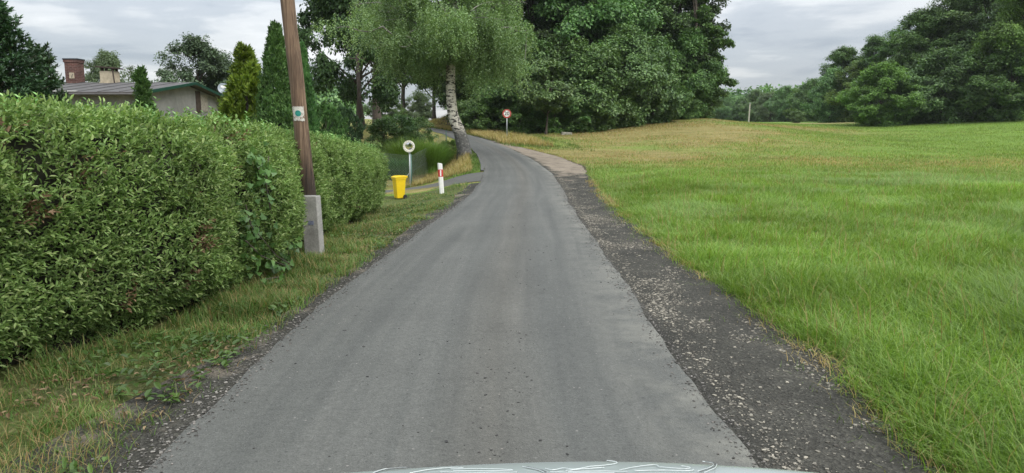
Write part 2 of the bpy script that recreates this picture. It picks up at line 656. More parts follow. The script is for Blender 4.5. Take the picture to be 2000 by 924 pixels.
def mat_shoulder():
    m, t, b = new_mat('dark milled gravel')
    c = coord(t)
    vo = t.nodes.new('ShaderNodeTexVoronoi'); vo.inputs['Scale'].default_value = 55
    t.links.new(c, vo.inputs['Vector'])
    n = noise(t, c, 1.3, 5, .65); nf = noise(t, c, 40, 4, .7)
    base = ramp(t, n, [(.3, (.032, .031, .026)), (.55, (.054, .052, .043)), (.75, (.092, .087, .071))])
    base = mixc(t, .85, base, ramp(t, vo.outputs['Color'], [(.0, .55), (.5, 1.), (.85, 1.5), (1., 3.2)]), 'MULTIPLY')
    dirt = t.nodes.new('ShaderNodeAttribute'); dirt.attribute_name = 'dirt'
    dcol = mixc(t, 1., ramp(t, nf, [(.3, (.20, .165, .125)), (.7, (.31, .26, .20))]), ramp(t, noise(t, c, 1.6, 6, .7), [(.32, .55), (.5, .95), (.68, 1.2)]), 'MULTIPLY')
    base = mixc(t, ramp(t, math_node(t, 'ADD', dirt.outputs['Fac'], math_node(t, 'MULTIPLY', math_node(t, 'SUBTRACT', n, .5), 1.9)), [(.3, 0.), (.62, 1.)]), base, dcol)
    t.links.new(base, b.inputs['Base Color'])
    b.inputs['Roughness'].default_value = .9
    b.inputs['Specular IOR Level'].default_value = .2
    bump(t, b, math_node(t, 'ADD', vo.outputs['Distance'], nf), 1.0, .015)
    return m


def mat_wood():
    m, t, b = new_mat('weathered pole wood')
    c = coord(t)
    mp = t.nodes.new('ShaderNodeMapping'); mp.inputs['Scale'].default_value = (20, 20, .55)
    t.links.new(c, mp.inputs[0])
    n = noise(t, mp.outputs[0], 2.0, 6, .65, .6)
    n2 = noise(t, c, 1.6, 4, .6)
    col = ramp(t, n, [(.30, (.035, .022, .014)), (.42, (.12, .072, .043)), (.56, (.20, .13, .08)), (.70, (.34, .25, .17))])
    col = mixc(t, 1., col, ramp(t, n2, [(.3, .6), (.7, 1.2)]), 'MULTIPLY')
    sx = t.nodes.new('ShaderNodeSeparateXYZ'); t.links.new(c, sx.inputs[0])
    low = ramp(t, math_node(t, 'ADD', sx.outputs[2], math_node(t, 'MULTIPLY', n, 1.2)), [(.0, 0.), (1.7 / 2.5, .0), (1.0, 1.)])
    tar = ramp(t, math_node(t, 'MULTIPLY', math_node(t, 'ADD', sx.outputs[2], math_node(t, 'MULTIPLY', n, 1.1)), .4), [(.62, .24), (.9, 1.)])
    col = mixc(t, 1., col, tar, 'MULTIPLY')
    vo = t.nodes.new('ShaderNodeTexVoronoi'); vo.inputs['Scale'].default_value = 2.6
    t.links.new(c, vo.inputs['Vector'])
    col = mixc(t, ramp(t, vo.outputs['Distance'], [(.05, .8), (.13, 0.)]), col, (.05, .028, .018))
    t.links.new(col, b.inputs['Base Color'])
    b.inputs['Roughness'].default_value = .8
    bump(t, b, n, .7, .02)
    return m


def mat_birch():
    m, t, b = new_mat('birch bark')
    c = coord(t)
    sx = t.nodes.new('ShaderNodeSeparateXYZ'); t.links.new(c, sx.inputs[0])
    mp = t.nodes.new('ShaderNodeMapping'); mp.inputs['Scale'].default_value = (2.2, 2.2, 6.)
    t.links.new(c, mp.inputs[0])
    n = noise(t, mp.outputs[0], 1.6, 5, .7, .4)
    n2 = noise(t, c, 9, 5, .7)
    white = ramp(t, n2, [(.3, (.48, .44, .36)), (.65, (.70, .66, .57))])
    col = mixc(t, ramp(t, n, [(.50, 0.), (.56, 1.)]), white, (.035, .03, .026))
    # dark furrowed foot
    hz = math_node(t, 'ADD', sx.outputs[2], math_node(t, 'MULTIPLY', math_node(t, 'SUBTRACT', n, .5), 2.0))
    foot = ramp(t, math_node(t, 'MULTIPLY', hz, .4), [(.42, 1.), (.60, 0.)])
    dark = ramp(t, n2, [(.35, (.04, .04, .037)), (.58, (.11, .108, .10)), (.70, (.45, .43, .39))])
    col = mixc(t, foot, col, dark)
    t.links.new(col, b.inputs['Base Color'])
    b.inputs['Roughness'].default_value = .75
    bump(t, b, n2, .8, .03)
    return m


def mat_brick():
    m, t, b = new_mat('red chimney brick')
    br = t.nodes.new('ShaderNodeTexBrick')
    br.inputs['Scale'].default_value = 1.0
    br.inputs['Brick Width'].default_value = .24
    br.inputs['Row Height'].default_value = .085
    br.inputs['Mortar Size'].default_value = .01
    br.inputs['Color1'].default_value = (.115, .043, .033, 1)
    br.inputs['Color2'].default_value = (.075, .032, .026, 1)
    br.inputs['Mortar'].default_value = (.16, .11, .09, 1)
    c = coord(t)
    sx = t.nodes.new('ShaderNodeSeparateXYZ'); t.links.new(c, sx.inputs[0])
    cx = t.nodes.new('ShaderNodeCombineXYZ')
    t.links.new(math_node(t, 'ADD', sx.outputs[0], sx.outputs[1]), cx.inputs[0]); t.links.new(sx.outputs[2], cx.inputs[1])
    t.links.new(cx.outputs[0], br.inputs['Vector'])
    t.links.new(mixc(t, 1., br.outputs[0], ramp(t, noise(t, c, 3, 4), [(.3, .6), (.7, 1.2)]), 'MULTIPLY'), b.inputs['Base Color'])
    b.inputs['Roughness'].default_value = .9
    return m


def mat_plaster():
    m, t, b = new_mat('stained grey cement render')
    c = coord(t)
    mp = t.nodes.new('ShaderNodeMapping'); mp.inputs['Scale'].default_value = (1., 1., .8)
    t.links.new(c, mp.inputs[0])
    n = noise(t, mp.outputs[0], 1.3, 7, .7, .5); n2 = noise(t, c, 20, 4, .7)
    col = ramp(t, n, [(.28, (.14, .142, .135)), (.5, (.215, .217, .208)), (.72, (.275, .275, .262))])
    col = mixc(t, .5, col, ramp(t, n2, [(.3, .75), (.7, 1.2)]), 'MULTIPLY')
    t.links.new(col, b.inputs['Base Color'])
    b.inputs['Roughness'].default_value = .95
    bump(t, b, n2, .4, .02)
    return m


def mat_concrete():
    m, t, b = new_mat('old grey concrete')
    c = coord(t)
    n = noise(t, c, 4, 6, .65); n2 = noise(t, c, 50, 3, .7)
    col = ramp(t, n, [(.3, (.17, .165, .15)), (.5, (.26, .255, .235)), (.7, (.34, .33, .305))])
    col = mixc(t, .6, col, ramp(t, n2, [(.3, .72), (.7, 1.25)]), 'MULTIPLY')
    t.links.new(col, b.inputs['Base Color'])
    b.inputs['Roughness'].default_value = .95
    bump(t, b, n2, .5, .01)
    return m


M = {}
M['ground'] = mat_ground()
M['asphalt'] = mat_asphalt()
M['shoulder'] = mat_shoulder()
M['wood'] = mat_wood()
M['birch_bark'] = mat_birch()
M['brick'] = mat_brick()
M['plaster'] = mat_plaster()
M['concrete'] = mat_concrete()
M['bark'] = plain('brown grey bark', (.075, .06, .048), .95, var=.4, scale=5, bmp=.8)
M['birch_limb'] = plain('birch limb bark', (.20, .185, .165), .85, var=.5, scale=4)
M['dark_wood'] = plain('dark tarred wood', (.05, .036, .028), .85, var=.4, scale=5, bmp=.4)
M['white_paint'] = plain('weathered white paint', (.74, .73, .69), .5, var=.08, scale=9)
M['red_paint'] = plain('red reflective band', (.50, .035, .03), .4, var=.15, scale=14)
M['sign_red'] = plain('faded sign red', (.40, .045, .035), .5, var=.2, scale=8)
M['black_paint'] = plain('black paint', (.018, .02, .022), .5, var=.2)
M['yellow'] = plain('yellow bin plastic', (.72, .50, .012), .38, var=.06, scale=4, spec=.5)
M['asphalt_dark'] = plain('dark kerb concrete', (.10, .10, .092), .9, var=.3, scale=9)
M['rubber'] = plain('black rubber', (.02, .02, .02), .8, var=.2)
M['galv'] = plain('galvanised steel', (.42, .45, .45), .5, .5, var=.12, scale=12)
M['green_metal'] = plain('green coated fence wire', (.08, .16, .13), .5, var=.2)
M['wire'] = plain('grey green fence wire', (.20, .24, .21), .5, .3, var=.2)
M['mirror'] = plain('convex mirror glass', (.8, .82, .82), .06, 1.0, var=.03)
M['roof'] = plain('grey bitumen roofing', (.085, .080, .077), .85, var=.3, scale=2.5, bmp=.3)
M['green_fascia'] = plain('dark green fascia paint', (.010, .055, .036), .5, var=.2)
M['beige'] = plain('flaking beige render', (.42, .36, .26), .9, var=.25, scale=5)
M['dish'] = plain('pale grey dish enamel', (.28, .32, .36), .4, var=.08)
M['teal'] = plain('teal marker paint', (.02, .20, .16), .6, var=.25, scale=30)
M['blue_paint'] = plain('faded blue paint', (.15, .165, .23), .8, var=.4, scale=40)
M['car_paint'] = plain('pale green grey car paint', (.34, .38, .365), .22, .35, var=.03, spec=.5)
M['car_reflection'] = plain('painted pale reflection', (.52, .56, .55), .3, var=.05)  # pale colour standing for reflections in the bonnet
M['car_reflection_dark'] = plain('painted dark reflection', (.09, .10, .10), .4, var=.1)  # dark strokes of the drawn bonnet reflections

G = lambda r, g, b: (r, g, b)
M['hedge'] = leafmat('hedge leaves', [(0.093, 0.176, 0.051), (0.153, 0.271, 0.079), (0.206, 0.345, 0.108), (0.267, 0.406, 0.143), (0.360, 0.468, 0.199)], .25, .5, 1.3, .28, .28)
M['hedge_dead'] = leafmat('dry brown leaves', [G(.13, .085, .045), G(.21, .145, .075), G(.32, .235, .135)], .2, .7, 2)
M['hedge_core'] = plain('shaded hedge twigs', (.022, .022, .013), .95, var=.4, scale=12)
M['vine'] = leafmat('vine leaves', [(0.043, 0.093, 0.021), (0.068, 0.140, 0.034), (0.111, 0.200, 0.051)], .28, .4, 2.)
M['grass'] = leafmat('meadow grass', [G(0.097, 0.195, 0.032), G(0.156, 0.274, 0.047), G(0.220, 0.354, 0.071), G(0.311, 0.391, 0.134)], .38, .5, .35, .3, .25)
M['verge'] = leafmat('verge grass', [G(.055, .115, .022), G(.09, .16, .034), G(.13, .20, .05), G(.19, .185, .08)], .35, .55, .8, .25, .35)
M['straw'] = leafmat('dry grass', [G(.24, .17, .07), G(.34, .25, .11), G(.44, .34, .17), G(.22, .22, .07)], .35, .6, .6, .2, .25)
M['oak'] = leafmat('dark oak leaves', [(0.038, 0.084, 0.020), (0.068, 0.144, 0.032), (0.102, 0.195, 0.046), (0.146, 0.246, 0.063)], .22, .45, .25, .4, .3)
M['shaded_oak'] = leafmat('oak leaves with painted shade', [G(.022, .046, .014), G(.036, .07, .020), (.054, .098, .03), (.085, .14, .045)], .22, .5, .25, .3, .3)  # darker copy of the oak leaves, backlit shade put into the colour
M['alder'] = leafmat('grey green leaves', [(0.048, 0.102, 0.029), (0.086, 0.169, 0.047), (0.128, 0.228, 0.068), (0.189, 0.296, 0.099)], .22, .42, .25, .45, .3)
M['light_tree'] = leafmat('lighter green leaves', [G(0.075, 0.143, 0.030), G(0.128, 0.225, 0.045), G(0.180, 0.285, 0.068)], .3, .5, .25, .3, .3)
M['birch'] = leafmat('birch leaves', [(0.095, 0.172, 0.065), (0.159, 0.258, 0.100), (0.222, 0.336, 0.144), (0.302, 0.412, 0.199)], .35, .45, .35, .4, .3)
M['spruce'] = leafmat('spruce needles', [G(0.027, 0.059, 0.027), G(0.046, 0.096, 0.040), G(0.076, 0.132, 0.052)], .1, .5, .8, .3, .3)
M['pine'] = leafmat('pine needles', [G(0.053, 0.098, 0.048), G(0.083, 0.143, 0.067), G(0.128, 0.194, 0.098)], .15, .5, .3, .3, .3)
M['thuja'] = leafmat('thuja sprays', [(0.035, 0.090, 0.024), (0.069, 0.150, 0.038), (0.113, 0.211, 0.061)], .15, .5, 1.2, .3, .35)
M['thuja_gold'] = leafmat('golden thuja sprays', [(0.073, 0.123, 0.017), (0.136, 0.198, 0.027), (0.209, 0.267, 0.042)], .2, .5, 1.4, .3, .45)
M['broom'] = leafmat('broom stems', [G(0.097, 0.194, 0.029), G(0.162, 0.292, 0.049), G(0.227, 0.373, 0.082)], .25, .5, 1., .3, .3)
M['willow'] = leafmat('pale willow leaves', [G(.08, .12, .055), G(.12, .165, .08), G(.16, .21, .11)], .3, .5, .3, .3, .25)

# ------------------------------------------------------------------ ground, road, shoulder
rng = np.random.default_rng(7)


def grid_axis(a, b, step, lo, hi, grow):
    mid = list(np.arange(a, b + 1e-6, step))
    up, s = [], step
    v = mid[-1]
    while v < hi:
        s *= grow; v += s; up.append(v)
    dn, s = [], step
    v = mid[0]
    while v > lo:
        s *= grow; v -= s; dn.append(v)
    return np.array(dn[::-1] + mid + up)


def build_ground():
    xs = grid_axis(-9, 12, .3, -420, 420, 1.09)
    ys = grid_axis(0, 48, .3, -40, 560, 1.07)
    X, Y = np.meshgrid(xs, ys)
    Z = gz(X, Y)
    # turf stays a little below the paved sheets, and lumpy away from them
    off = (X > xs_(Y) + .3) | (X < xl(Y) - .5)
    Z = Z + off * ((vnoise(X, Y, .6, 11) - .5) * .07 + (vnoise(X, Y, .13, 12) - .5) * .08) * sstep(0, 25, np.hypot(X, Y))
    V = rows(X.ravel(), Y.ravel(), Z.ravel())
    ny, nx = X.shape
    i, j = np.meshgrid(np.arange(ny - 1), np.arange(nx - 1), indexing='ij')
    F = np.stack([i * nx + j, i * nx + j + 1, (i + 1) * nx + j + 1, (i + 1) * nx + j], -1).reshape(-1, 4)
    me = np_mesh('ground', V, F, True)
    a = me.attributes.new('dry', 'FLOAT', 'POINT')
    a.data.foreach_set('value', dryness(X.ravel(), Y.ravel()).astype(np.float32))
    bare = np.zeros(X.shape)
    bare = np.where((X < xl(Y)) & (Y < 24), .55 + .4 * vnoise(X, Y, 1.5, 21), bare)
    bare = np.where((X > xr(Y)) & (X < xs_(Y) + .25), 1., bare)
    bare = np.where((X > xs_(Y) + .2) & (Y < 22), .35, bare)
    a = me.attributes.new('bare', 'FLOAT', 'POINT')
    a.data.foreach_set('value', bare.ravel().astype(np.float32))
    tag(link('ground', me, M['ground']), 'green meadow and verge ground', None, None, 'structure')


def sheet(name, ys, left, right, nx, dz, m, attrs=None, label=None):
    ys = np.asarray(ys)
    u = np.linspace(0, 1, nx)
    X = left[:, None] * (1 - u) + right[:, None] * u
    Y = np.repeat(ys[:, None], nx, 1)
    Z = gz(X, Y) + dz
    ny = len(ys)
    V = rows(X.ravel(), Y.ravel(), Z.ravel())
    i, j = np.meshgrid(np.arange(ny - 1), np.arange(nx - 1), indexing='ij')
    F = np.stack([i * nx + j, i * nx + j + 1, (i + 1) * nx + j + 1, (i + 1) * nx + j], -1).reshape(-1, 4)
    me = np_mesh(name, V, F, True)
    for k, fn in (attrs or {}).items():
        a = me.attributes.new(k, 'FLOAT', 'POINT')
        a.data.foreach_set('value', np.asarray(fn(X, Y, np.repeat(u[None], ny, 0)), np.float32).ravel())
    o = link(name, me, m)
    tag(o, label, None, None, 'structure')
    return o


build_ground()
ysr = np.concatenate([np.arange(-14, 40, .12), np.arange(40, 86, .3)])
jit = lambda y, s, sc, amp: (vnoise(y, y * 0 + s, sc, s) - .5) * amp


def far_left(y): return np.where(y > 70, xl(y) - .42 * (y - 70), xl(y))
def far_right(y): return np.where(y > 70, xr(y) - .42 * (y - 70), xr(y))


el = far_left(ysr) + jit(ysr, 31, .7, .07) + jit(ysr, 32, 5, .03)
er = far_right(ysr) + jit(ysr, 33, .6, .08) + jit(ysr, 34, 4, .03)
sheet('road', ysr, el, er, 26, .030, M['asphalt'], {'across': lambda X, Y, u: u * 2 - 1, 'along': lambda X, Y, u: Y}, 'narrow grey asphalt lane curving left uphill')
yss = np.arange(-6, 52, .12)
so = xs_(yss) + jit(yss, 35, .9, .24) + jit(yss, 36, 4, .1)
so = np.where(yss > 40, np.minimum(so, xr(yss) + .7), so)
sheet('shoulder', yss, xr(yss) - .25, so, 14, .016, M['shoulder'], {'dirt': lambda X, Y, u: sstep(21, 31, Y) * sstep(50, 36, Y) * (.25 + .75 * sstep(.0, .5, u)) * .9}, 'dark gravel shoulder with pale stones along the lane')
ysv = np.arange(-6, 24, .12)
w = .22 + .28 * vnoise(ysv, ysv * 0, .8, 41) + .5 * sstep(6, 2, ysv)
sheet('verge_gravel', ysv, xl(ysv) - w, xl(ysv) + .2, 7, .013, M['shoulder'], {'dirt': lambda X, Y, u: .36 * (1 - u)}, 'thin strip of dirty gravel at the left road edge')


# driveway to the left, before the birch
def build_driveway():
    near = [at(*q) for q in ((945, 363, 24.3), (900, 368, 24.4), (860, 374, 24.2), (800, 381, 24.6), (740, 385, 25))]
    far = [at(*q) for q in ((955, 338, 27.2), (900, 352, 27.4), (860, 361, 27.0), (800, 369, 26.9), (740, 372, 27.2))]
    n, k = 40, 12
    t = np.linspace(0, 1, n)
    tn = np.linspace(0, 1, 5)
    A = np.stack([np.interp(t, tn, [p[i] for p in near]) for i in range(2)], -1)
    B = np.stack([np.interp(t, tn, [p[i] for p in far]) for i in range(2)], -1)
    u = np.linspace(0, 1, k)
    XY = A[:, None] * (1 - u)[None, :, None] + B[:, None] * u[None, :, None]
    Z = gz(XY[..., 0], XY[..., 1]) + .022
    V = np.concatenate([XY, Z[..., None]], -1).reshape(-1, 3)
    i, j = np.meshgrid(np.arange(n - 1), np.arange(k - 1), indexing='ij')
    F = np.stack([i * k + j, i * k + j + 1, (i + 1) * k + j + 1, (i + 1) * k + j], -1).reshape(-1, 4)
    me = np_mesh('driveway', V, F, True)
    tag(link('driveway', me, M['asphalt']), 'short asphalt driveway sloping down to the garden', None, None, 'structure')


build_driveway()


def build_kerb():
    ys = np.arange(27.6, 36.5, .15)
    mb = MB()
    pr = None
    for y in ys:
        x = float(xl(y)) - .02
        z = g1(x, y)
        ring = [(x - .10, y, z - .1), (x + .03, y, z - .1), (x + .03, y, z + .045 + .045 * min(1, (y - 27.6) / 2)), (x - .10, y, z + .045 + .045 * min(1, (y - 27.6) / 2))]
        if pr:
            b = len(mb.v)
            mb.v += pr + ring
            for k in range(4):
                k2 = (k + 1) % 4
                mb.f.append((b + k, b + k2, b + 4 + k2, b + 4 + k)); mb.m.append(0)
        pr = ring
    o = mb.build('kerb', M['asphalt_dark'])
    tag(o, 'low grey kerb along the inside of the bend', None, None, 'structure')


build_kerb()


# pebbles ---------------------------------------------------------------
OCT = np.array([(1, 0, 0), (-1, 0, 0), (0, 1, 0), (0, -1, 0), (0, 0, 1), (0, 0, -.6)], float)
OCTF = np.array([(0, 2, 4), (2, 1, 4), (1, 3, 4), (3, 0, 4), (2, 0, 5), (1, 2, 5), (3, 1, 5), (0, 3, 5)])
CUB = np.array([(x, y, z) for z in (-.5, .55) for x, y in ((-1, -.7), (.9, -1), (1, .8), (-.8, 1))], float)
CUBF = np.array([(3, 2, 1, 0), (4, 5, 6, 7), (0, 1, 5, 4), (1, 2, 6, 5), (2, 3, 7, 6), (3, 0, 4, 7)])


def pebbles(name, x, y, s, dz, m, label):
    n = len(x)
    z = gz(x, y) + dz
    a = rng.random(n) * 2 * PI
    sc = np.stack([s * rng.uniform(.7, 1.2, n), s * rng.uniform(.5, 1., n), s * rng.uniform(.3, .6, n)], -1)
    v = CUB[None] * (1 + rng.uniform(-.35, .25, (n, 8, 3))) * sc[:, None]
    ca, sa = np.cos(a)[:, None], np.sin(a)[:, None]
    V = np.stack([v[..., 0] * ca - v[..., 1] * sa + x[:, None], v[..., 0] * sa + v[..., 1] * ca + y[:, None], v[..., 2] + z[:, None]], -1).reshape(-1, 3)
    F = ((np.arange(n) * 8)[:, None, None] + CUBF[None]).reshape(-1, 4)
    o = link(name, np_mesh(name, V, F, False), m)
    tag(o, label, None, None, 'stuff')


M['stone'] = leafmat('pale gravel stones', [G(.07, .066, .055), G(.14, .13, .105), G(.24, .225, .18), G(.40, .37, .29)], 0., .85, 2., .2, .15)
M['grey_stone'] = leafmat('grey verge stones', [G(.05, .048, .043), G(.11, .105, .095), G(.18, .17, .15), G(.30, .28, .25)], 0., .85, 2., .2, .15)
M['dark_stone'] = leafmat('dark asphalt crumbs', [G(.025, .025, .025), G(.05, .05, .047), G(.09, .085, .08)], 0., .85, 2., .2, .15)
n = 60000
y = 2.2 + 26 * rng.random(n) ** 1.9
u = rng.beta(1.3, 1.9, n)
x = xr(y) + .03 + (xs_(y) - xr(y)) * u
keep = rng.random(n) < .06 + .35 * np.exp(-((u - .1) / .08) ** 2) + 1.1 * sstep(.48, .68, vnoise(x, y, 1.6, 51) * .6 + vnoise(x, y, 4, 52) * .4) * (1 - .6 * u)
x, y = x[keep], y[keep]
pebbles('shoulder_gravel', x, y, (.0032 + .0095 * rng.random(len(x)) ** 4) * (1 + y * .03), .018, M['stone'], 'loose pale stones strewn on the dark shoulder')
n = 5200
y = 2.2 + 18 * rng.random(n) ** 1.8
x = xl(y) - np.abs(rng.normal(0, .20, n)) + .05
pebbles('verge_stones', x, y, (.003 + .007 * rng.random(n) ** 2.4) * (1 + y * .03), .018, M['grey_stone'], 'small stones scattered along the left road edge')
n = 1000
y = 2.2 + 16 * rng.random(n) ** 1.6
lane = np.where(rng.random(n) < .6, .58 + rng.normal(0, .07, n), rng.random(n))
x = xl(y) + (xr(y) - xl(y)) * lane
keep = (vnoise(x, y, 1.2, 53) > .42)
x, y = x[keep], y[keep]
pebbles('road_crumbs', x, y, .003 + .008 * rng.random(len(x)) ** 3, .032, M['dark_stone'], 'dark crumbs scattered on the asphalt lane')


n = 7000
y = 2.2 + 24 * rng.random(n) ** 1.7
x = np.where(rng.random(n) < .6, xr(y) - np.abs(rng.normal(0, .09, n)) + .03, xl(y) + np.abs(rng.normal(0, .07, n)) - .02)
pebbles('edge_crumbs', x, y, (.002 + .006 * rng.random(n) ** 2.5) * (1 + y * .03), .034, M['grey_stone'], 'grit spilled over the crumbling edges of the asphalt')


# ------------------------------------------------------------------ grass
def add_grass(name, x, y, H, W, lean, m, label, segs=2, az=None, dz=0.):
    P = rows(x, y, gz(x, y) + dz - .01)
    a = az if az is not None else rng.random(len(x)) * 2 * PI
    V, F = blades(P, H, W, lean, a, segs)
    o = link(name, np_mesh(name, V, F, False), m)
    tag(o, label, None, None, 'stuff')
    return o


# long meadow grass right of the shoulder
ntf = 60000
ty = 1.4 + 27 * rng.random(ntf) ** 1.5
tx = xs_(ty) + (rng.random(ntf) ** 1.1) * (.85 * ty + 3.5 - xs_(ty)).clip(.5)
clump = vnoise(tx, ty, .55, 61) * .5 + vnoise(tx, ty, 1.7, 62) * .5
keep = (rng.random(ntf) < .62 + .9 * (clump - .4)) & (tx > xs_(ty) + jit(ty, 35, .9, .3) + jit(ty, 66, 2.5, .22) - .02)
tx, ty, clump = tx[keep], ty[keep], clump[keep]
fade = sstep(27, 20, ty + 6 * (vnoise(tx, ty, .4, 63) - .5))
edge = sstep(-.05, .45, tx - xs_(ty))
nb = 13
tid = np.repeat(np.arange(len(tx)), nb)
spread = .035 + .05 * clump + .003 * ty
x = tx[tid] + rng.normal(0, 1, len(tid)) * spread[tid]
y = ty[tid] + rng.normal(0, 1, len(tid)) * spread[tid]
H = ((.15 + .26 * clump ** 1.3) * (1 - .35 * sstep(6, 16, ty)) * (.55 + .45 * edge) * (.30 + .70 * fade) * rng.uniform(.75, 1.25, len(tx)))[tid] * rng.uniform(.55, 1.2, len(tid))
W = (.0050 + .00032 * y) * rng.uniform(.6, 1.4, len(tid))
wind = vnoise(tx, ty, .45, 64) * 2.2 * PI + rng.normal(0, .5, len(tx))
az = np.where(rng.random(len(tid)) < .62, wind[tid] + rng.normal(0, .6, len(tid)), np.arctan2(y - ty[tid], x - tx[tid]))
add_grass('meadow_grass', x, y, H, W, rng.uniform(.3, 1.25, len(tid)), M['grass'], 'long green meadow grass beside the shoulder', 3, az)
print('meadow', len(x))

# seeding and dry stalks in the long grass
n = 4500
y = 1.8 + 22 * rng.random(n) ** 1.3
x = xs_(y) + rng.random(n) * (.85 * y + 3)
add_grass('meadow_stalks', x, y, rng.uniform(.25, .48, n), .004 + .0003 * y, rng.uniform(.2, .9, n), M['straw'], 'pale dry stalks in the long meadow grass')

# withered fringe and stray tufts where the meadow meets the gravel
n = 5200
y = 1.8 + 22 * rng.random(n) ** 1.4
x = xs_(y) + rng.normal(.02, .10, n)
k = vnoise(x, y, 2.2, 68) > .42
x, y = x[k], y[k]
add_grass('fringe_grass', x, y, rng.uniform(.04, .16, len(x)), .005 + .0004 * y, rng.uniform(.5, 1.3, len(x)), M['straw'], 'withered brown grass fringe along the gravel')
n = 2600
y = 2 + 20 * rng.random(n) ** 1.4
x = xs_(y) - np.abs(rng.normal(0, .18, n))
k = vnoise(x, y, 2.8, 69) > .66
x, y = x[k], y[k]
add_grass('stray_tufts', x, y, rng.uniform(.03, .12, len(x)), .005 + .0004 * y, rng.uniform(.4, 1.2, len(x)), M['verge'], 'stray green tufts creeping onto the gravel')

# short turf farther away
n = 300000
y = 20 + 75 * rng.random(n) ** 1.5
x = xs_(y) + .1 + rng.random(n) * (.82 * y + 4 - xs_(y))
d = dryness(x, y)
g = rng.random(n) > d * .9
x1, y1 = x[g], y[g]
add_grass('short_turf', x1, y1, rng.uniform(.05, .12, len(x1)) * (1 + .4 * vnoise(x1, y1, .5, 65)), .012 + .0005 * y1, rng.uniform(.2, .9, len(x1)), M['grass'], 'short green turf of the mown meadow', 1)
x1, y1 = x[~g], y[~g]
add_grass('dry_turf', x1, y1, rng.uniform(.05, .13, len(x1)), .012 + .0005 * y1, rng.uniform(.2, 1., len(x1)), M['straw'], 'sun dried straw turf on the low rise', 1)

HY = [-2, 2, 4.9, 6, 8, 9.6, 10.4, 13.4, 19.5, 22]
HX = [-3.75, -3.7, -3.38, -2.93, -2.74, -2.94, -3.10, -3.24, -3.50, -3.55]
HTY = [-2, 3, 5, 7, 9, 12, 15, 18, 19.8, 22]
HTZ = [2.02, 1.97, 1.90, 1.80, 1.74, 1.62, 1.45, 1.22, 1.10, 1.0]


def hx(y): return np.interp(y, HY, HX)
def htop(y): return np.interp(y, HTY, HTZ)


# verge between hedge and road
n = 170000
y = 1.4 + 24 * rng.random(n) ** 1.55
lo = hx(y) - .15 - 3.0 * sstep(19.5, 21, y)
hi = xl(y) - .12
u = rng.random(n)
x = lo + (hi - lo) * u
cl = vnoise(x, y, 1.3, 71) * .55 + vnoise(x, y, 4.2, 72) * .45
nearroad = sstep(.75, 1.0, u)
keep = rng.random(n) < (.12 + 1.5 * (cl - .33)) * (1 - .85 * nearroad)
ondrive = (y > 24.2)
keep &= ~ondrive
x, y, cl, u = x[keep], y[keep], cl[keep], u[keep]
dryv = rng.random(len(x)) < .15 + .5 * sstep(5.2, 3.0, y) * vnoise(x, y, .9, 73)
H = (.03 + .24 * cl ** 2 + .05 * sstep(.4, .0, u)) * rng.uniform(.5, 1.3, len(x)) * np.where(y > 15, .8, 1.)
W = (.004 + .0004 * y) * rng.uniform(.7, 1.4, len(x))
ln = rng.uniform(.3, 1.1, len(x))
k = ~dryv
add_grass('verge_grass', x[k], y[k], H[k], W[k], ln[k], M['verge'], 'short rough green grass on the verge under the hedge')
add_grass('dry_verge_grass', x[dryv], y[dryv], H[dryv] * 1.2, W[dryv] * .8, ln[dryv], M['straw'], 'dry pale grass on the verge near the camera')
# broad weeds on the verge
n = 5000
y = 1.8 + 19 * rng.random(n) ** 1.5
x = hx(y) + .1 + (xl(y) - .3 - hx(y)) * rng.random(n)
k = vnoise(x, y, 1.8, 75) > .52
x, y = x[k], y[k]
n = len(x)
P = rows(x, y, gz(x, y) + .03 + .05 * rng.random(n))
a = rng.random(n) * 2 * PI
A = rows(np.cos(a), np.sin(a), rng.uniform(.0, .8, n))
V, F = leaf_geo(P, A, np.array([0, 0, 1.]) + rng.normal(0, .2, (n, 3)), rng.uniform(.04, .09, n), rng.uniform(.02, .045, n), .3, True)
tag(link('verge_weeds', np_mesh('verge_weeds', V, F), M['vine']), 'broad leaved weeds among the verge grass', None, None, 'stuff')
# fallen leaves
n = 2400
y = 2. + 14 * rng.random(n) ** 1.3
x = hx(y) + .2 + (xl(y) - .45 - hx(y)) * rng.random(n) ** 1.2
k = vnoise(x, y, 1.1, 76) > .5
x, y = x[k], y[k]
n = len(x)
P = rows(x, y, gz(x, y) + .035)
a = rng.random(n) * 2 * PI
V, F = leaf_geo(P, rows(np.cos(a), np.sin(a), rng.normal(0, .25, n)), np.array([0, 0, 1.]) + rng.normal(0, .3, (n, 3)), rng.uniform(.025, .055, n), rng.uniform(.014, .028, n), .5, True)
tag(link('fallen_leaves', np_mesh('fallen_leaves', V, F), M['hedge_dead']), 'brown fallen leaves on the verge', None, None, 'stuff')

# grass round the bend: left bank, right verge and about the sign
def bank(name, m, n, xf, yr, H, W, label, lean=(.2, .9)):
    y = yr[0] + (yr[1] - yr[0]) * rng.random(n)
    x = xf(y, rng.random(n))
    k = vnoise(x, y, .9, 77) * .6 + vnoise(x, y, 2.7, 78) * .4 > .42
    x, y = x[k], y[k]
    add_grass(name, x, y, rng.uniform(*H, len(x)), W, rng.uniform(*lean, len(x)), m, label)


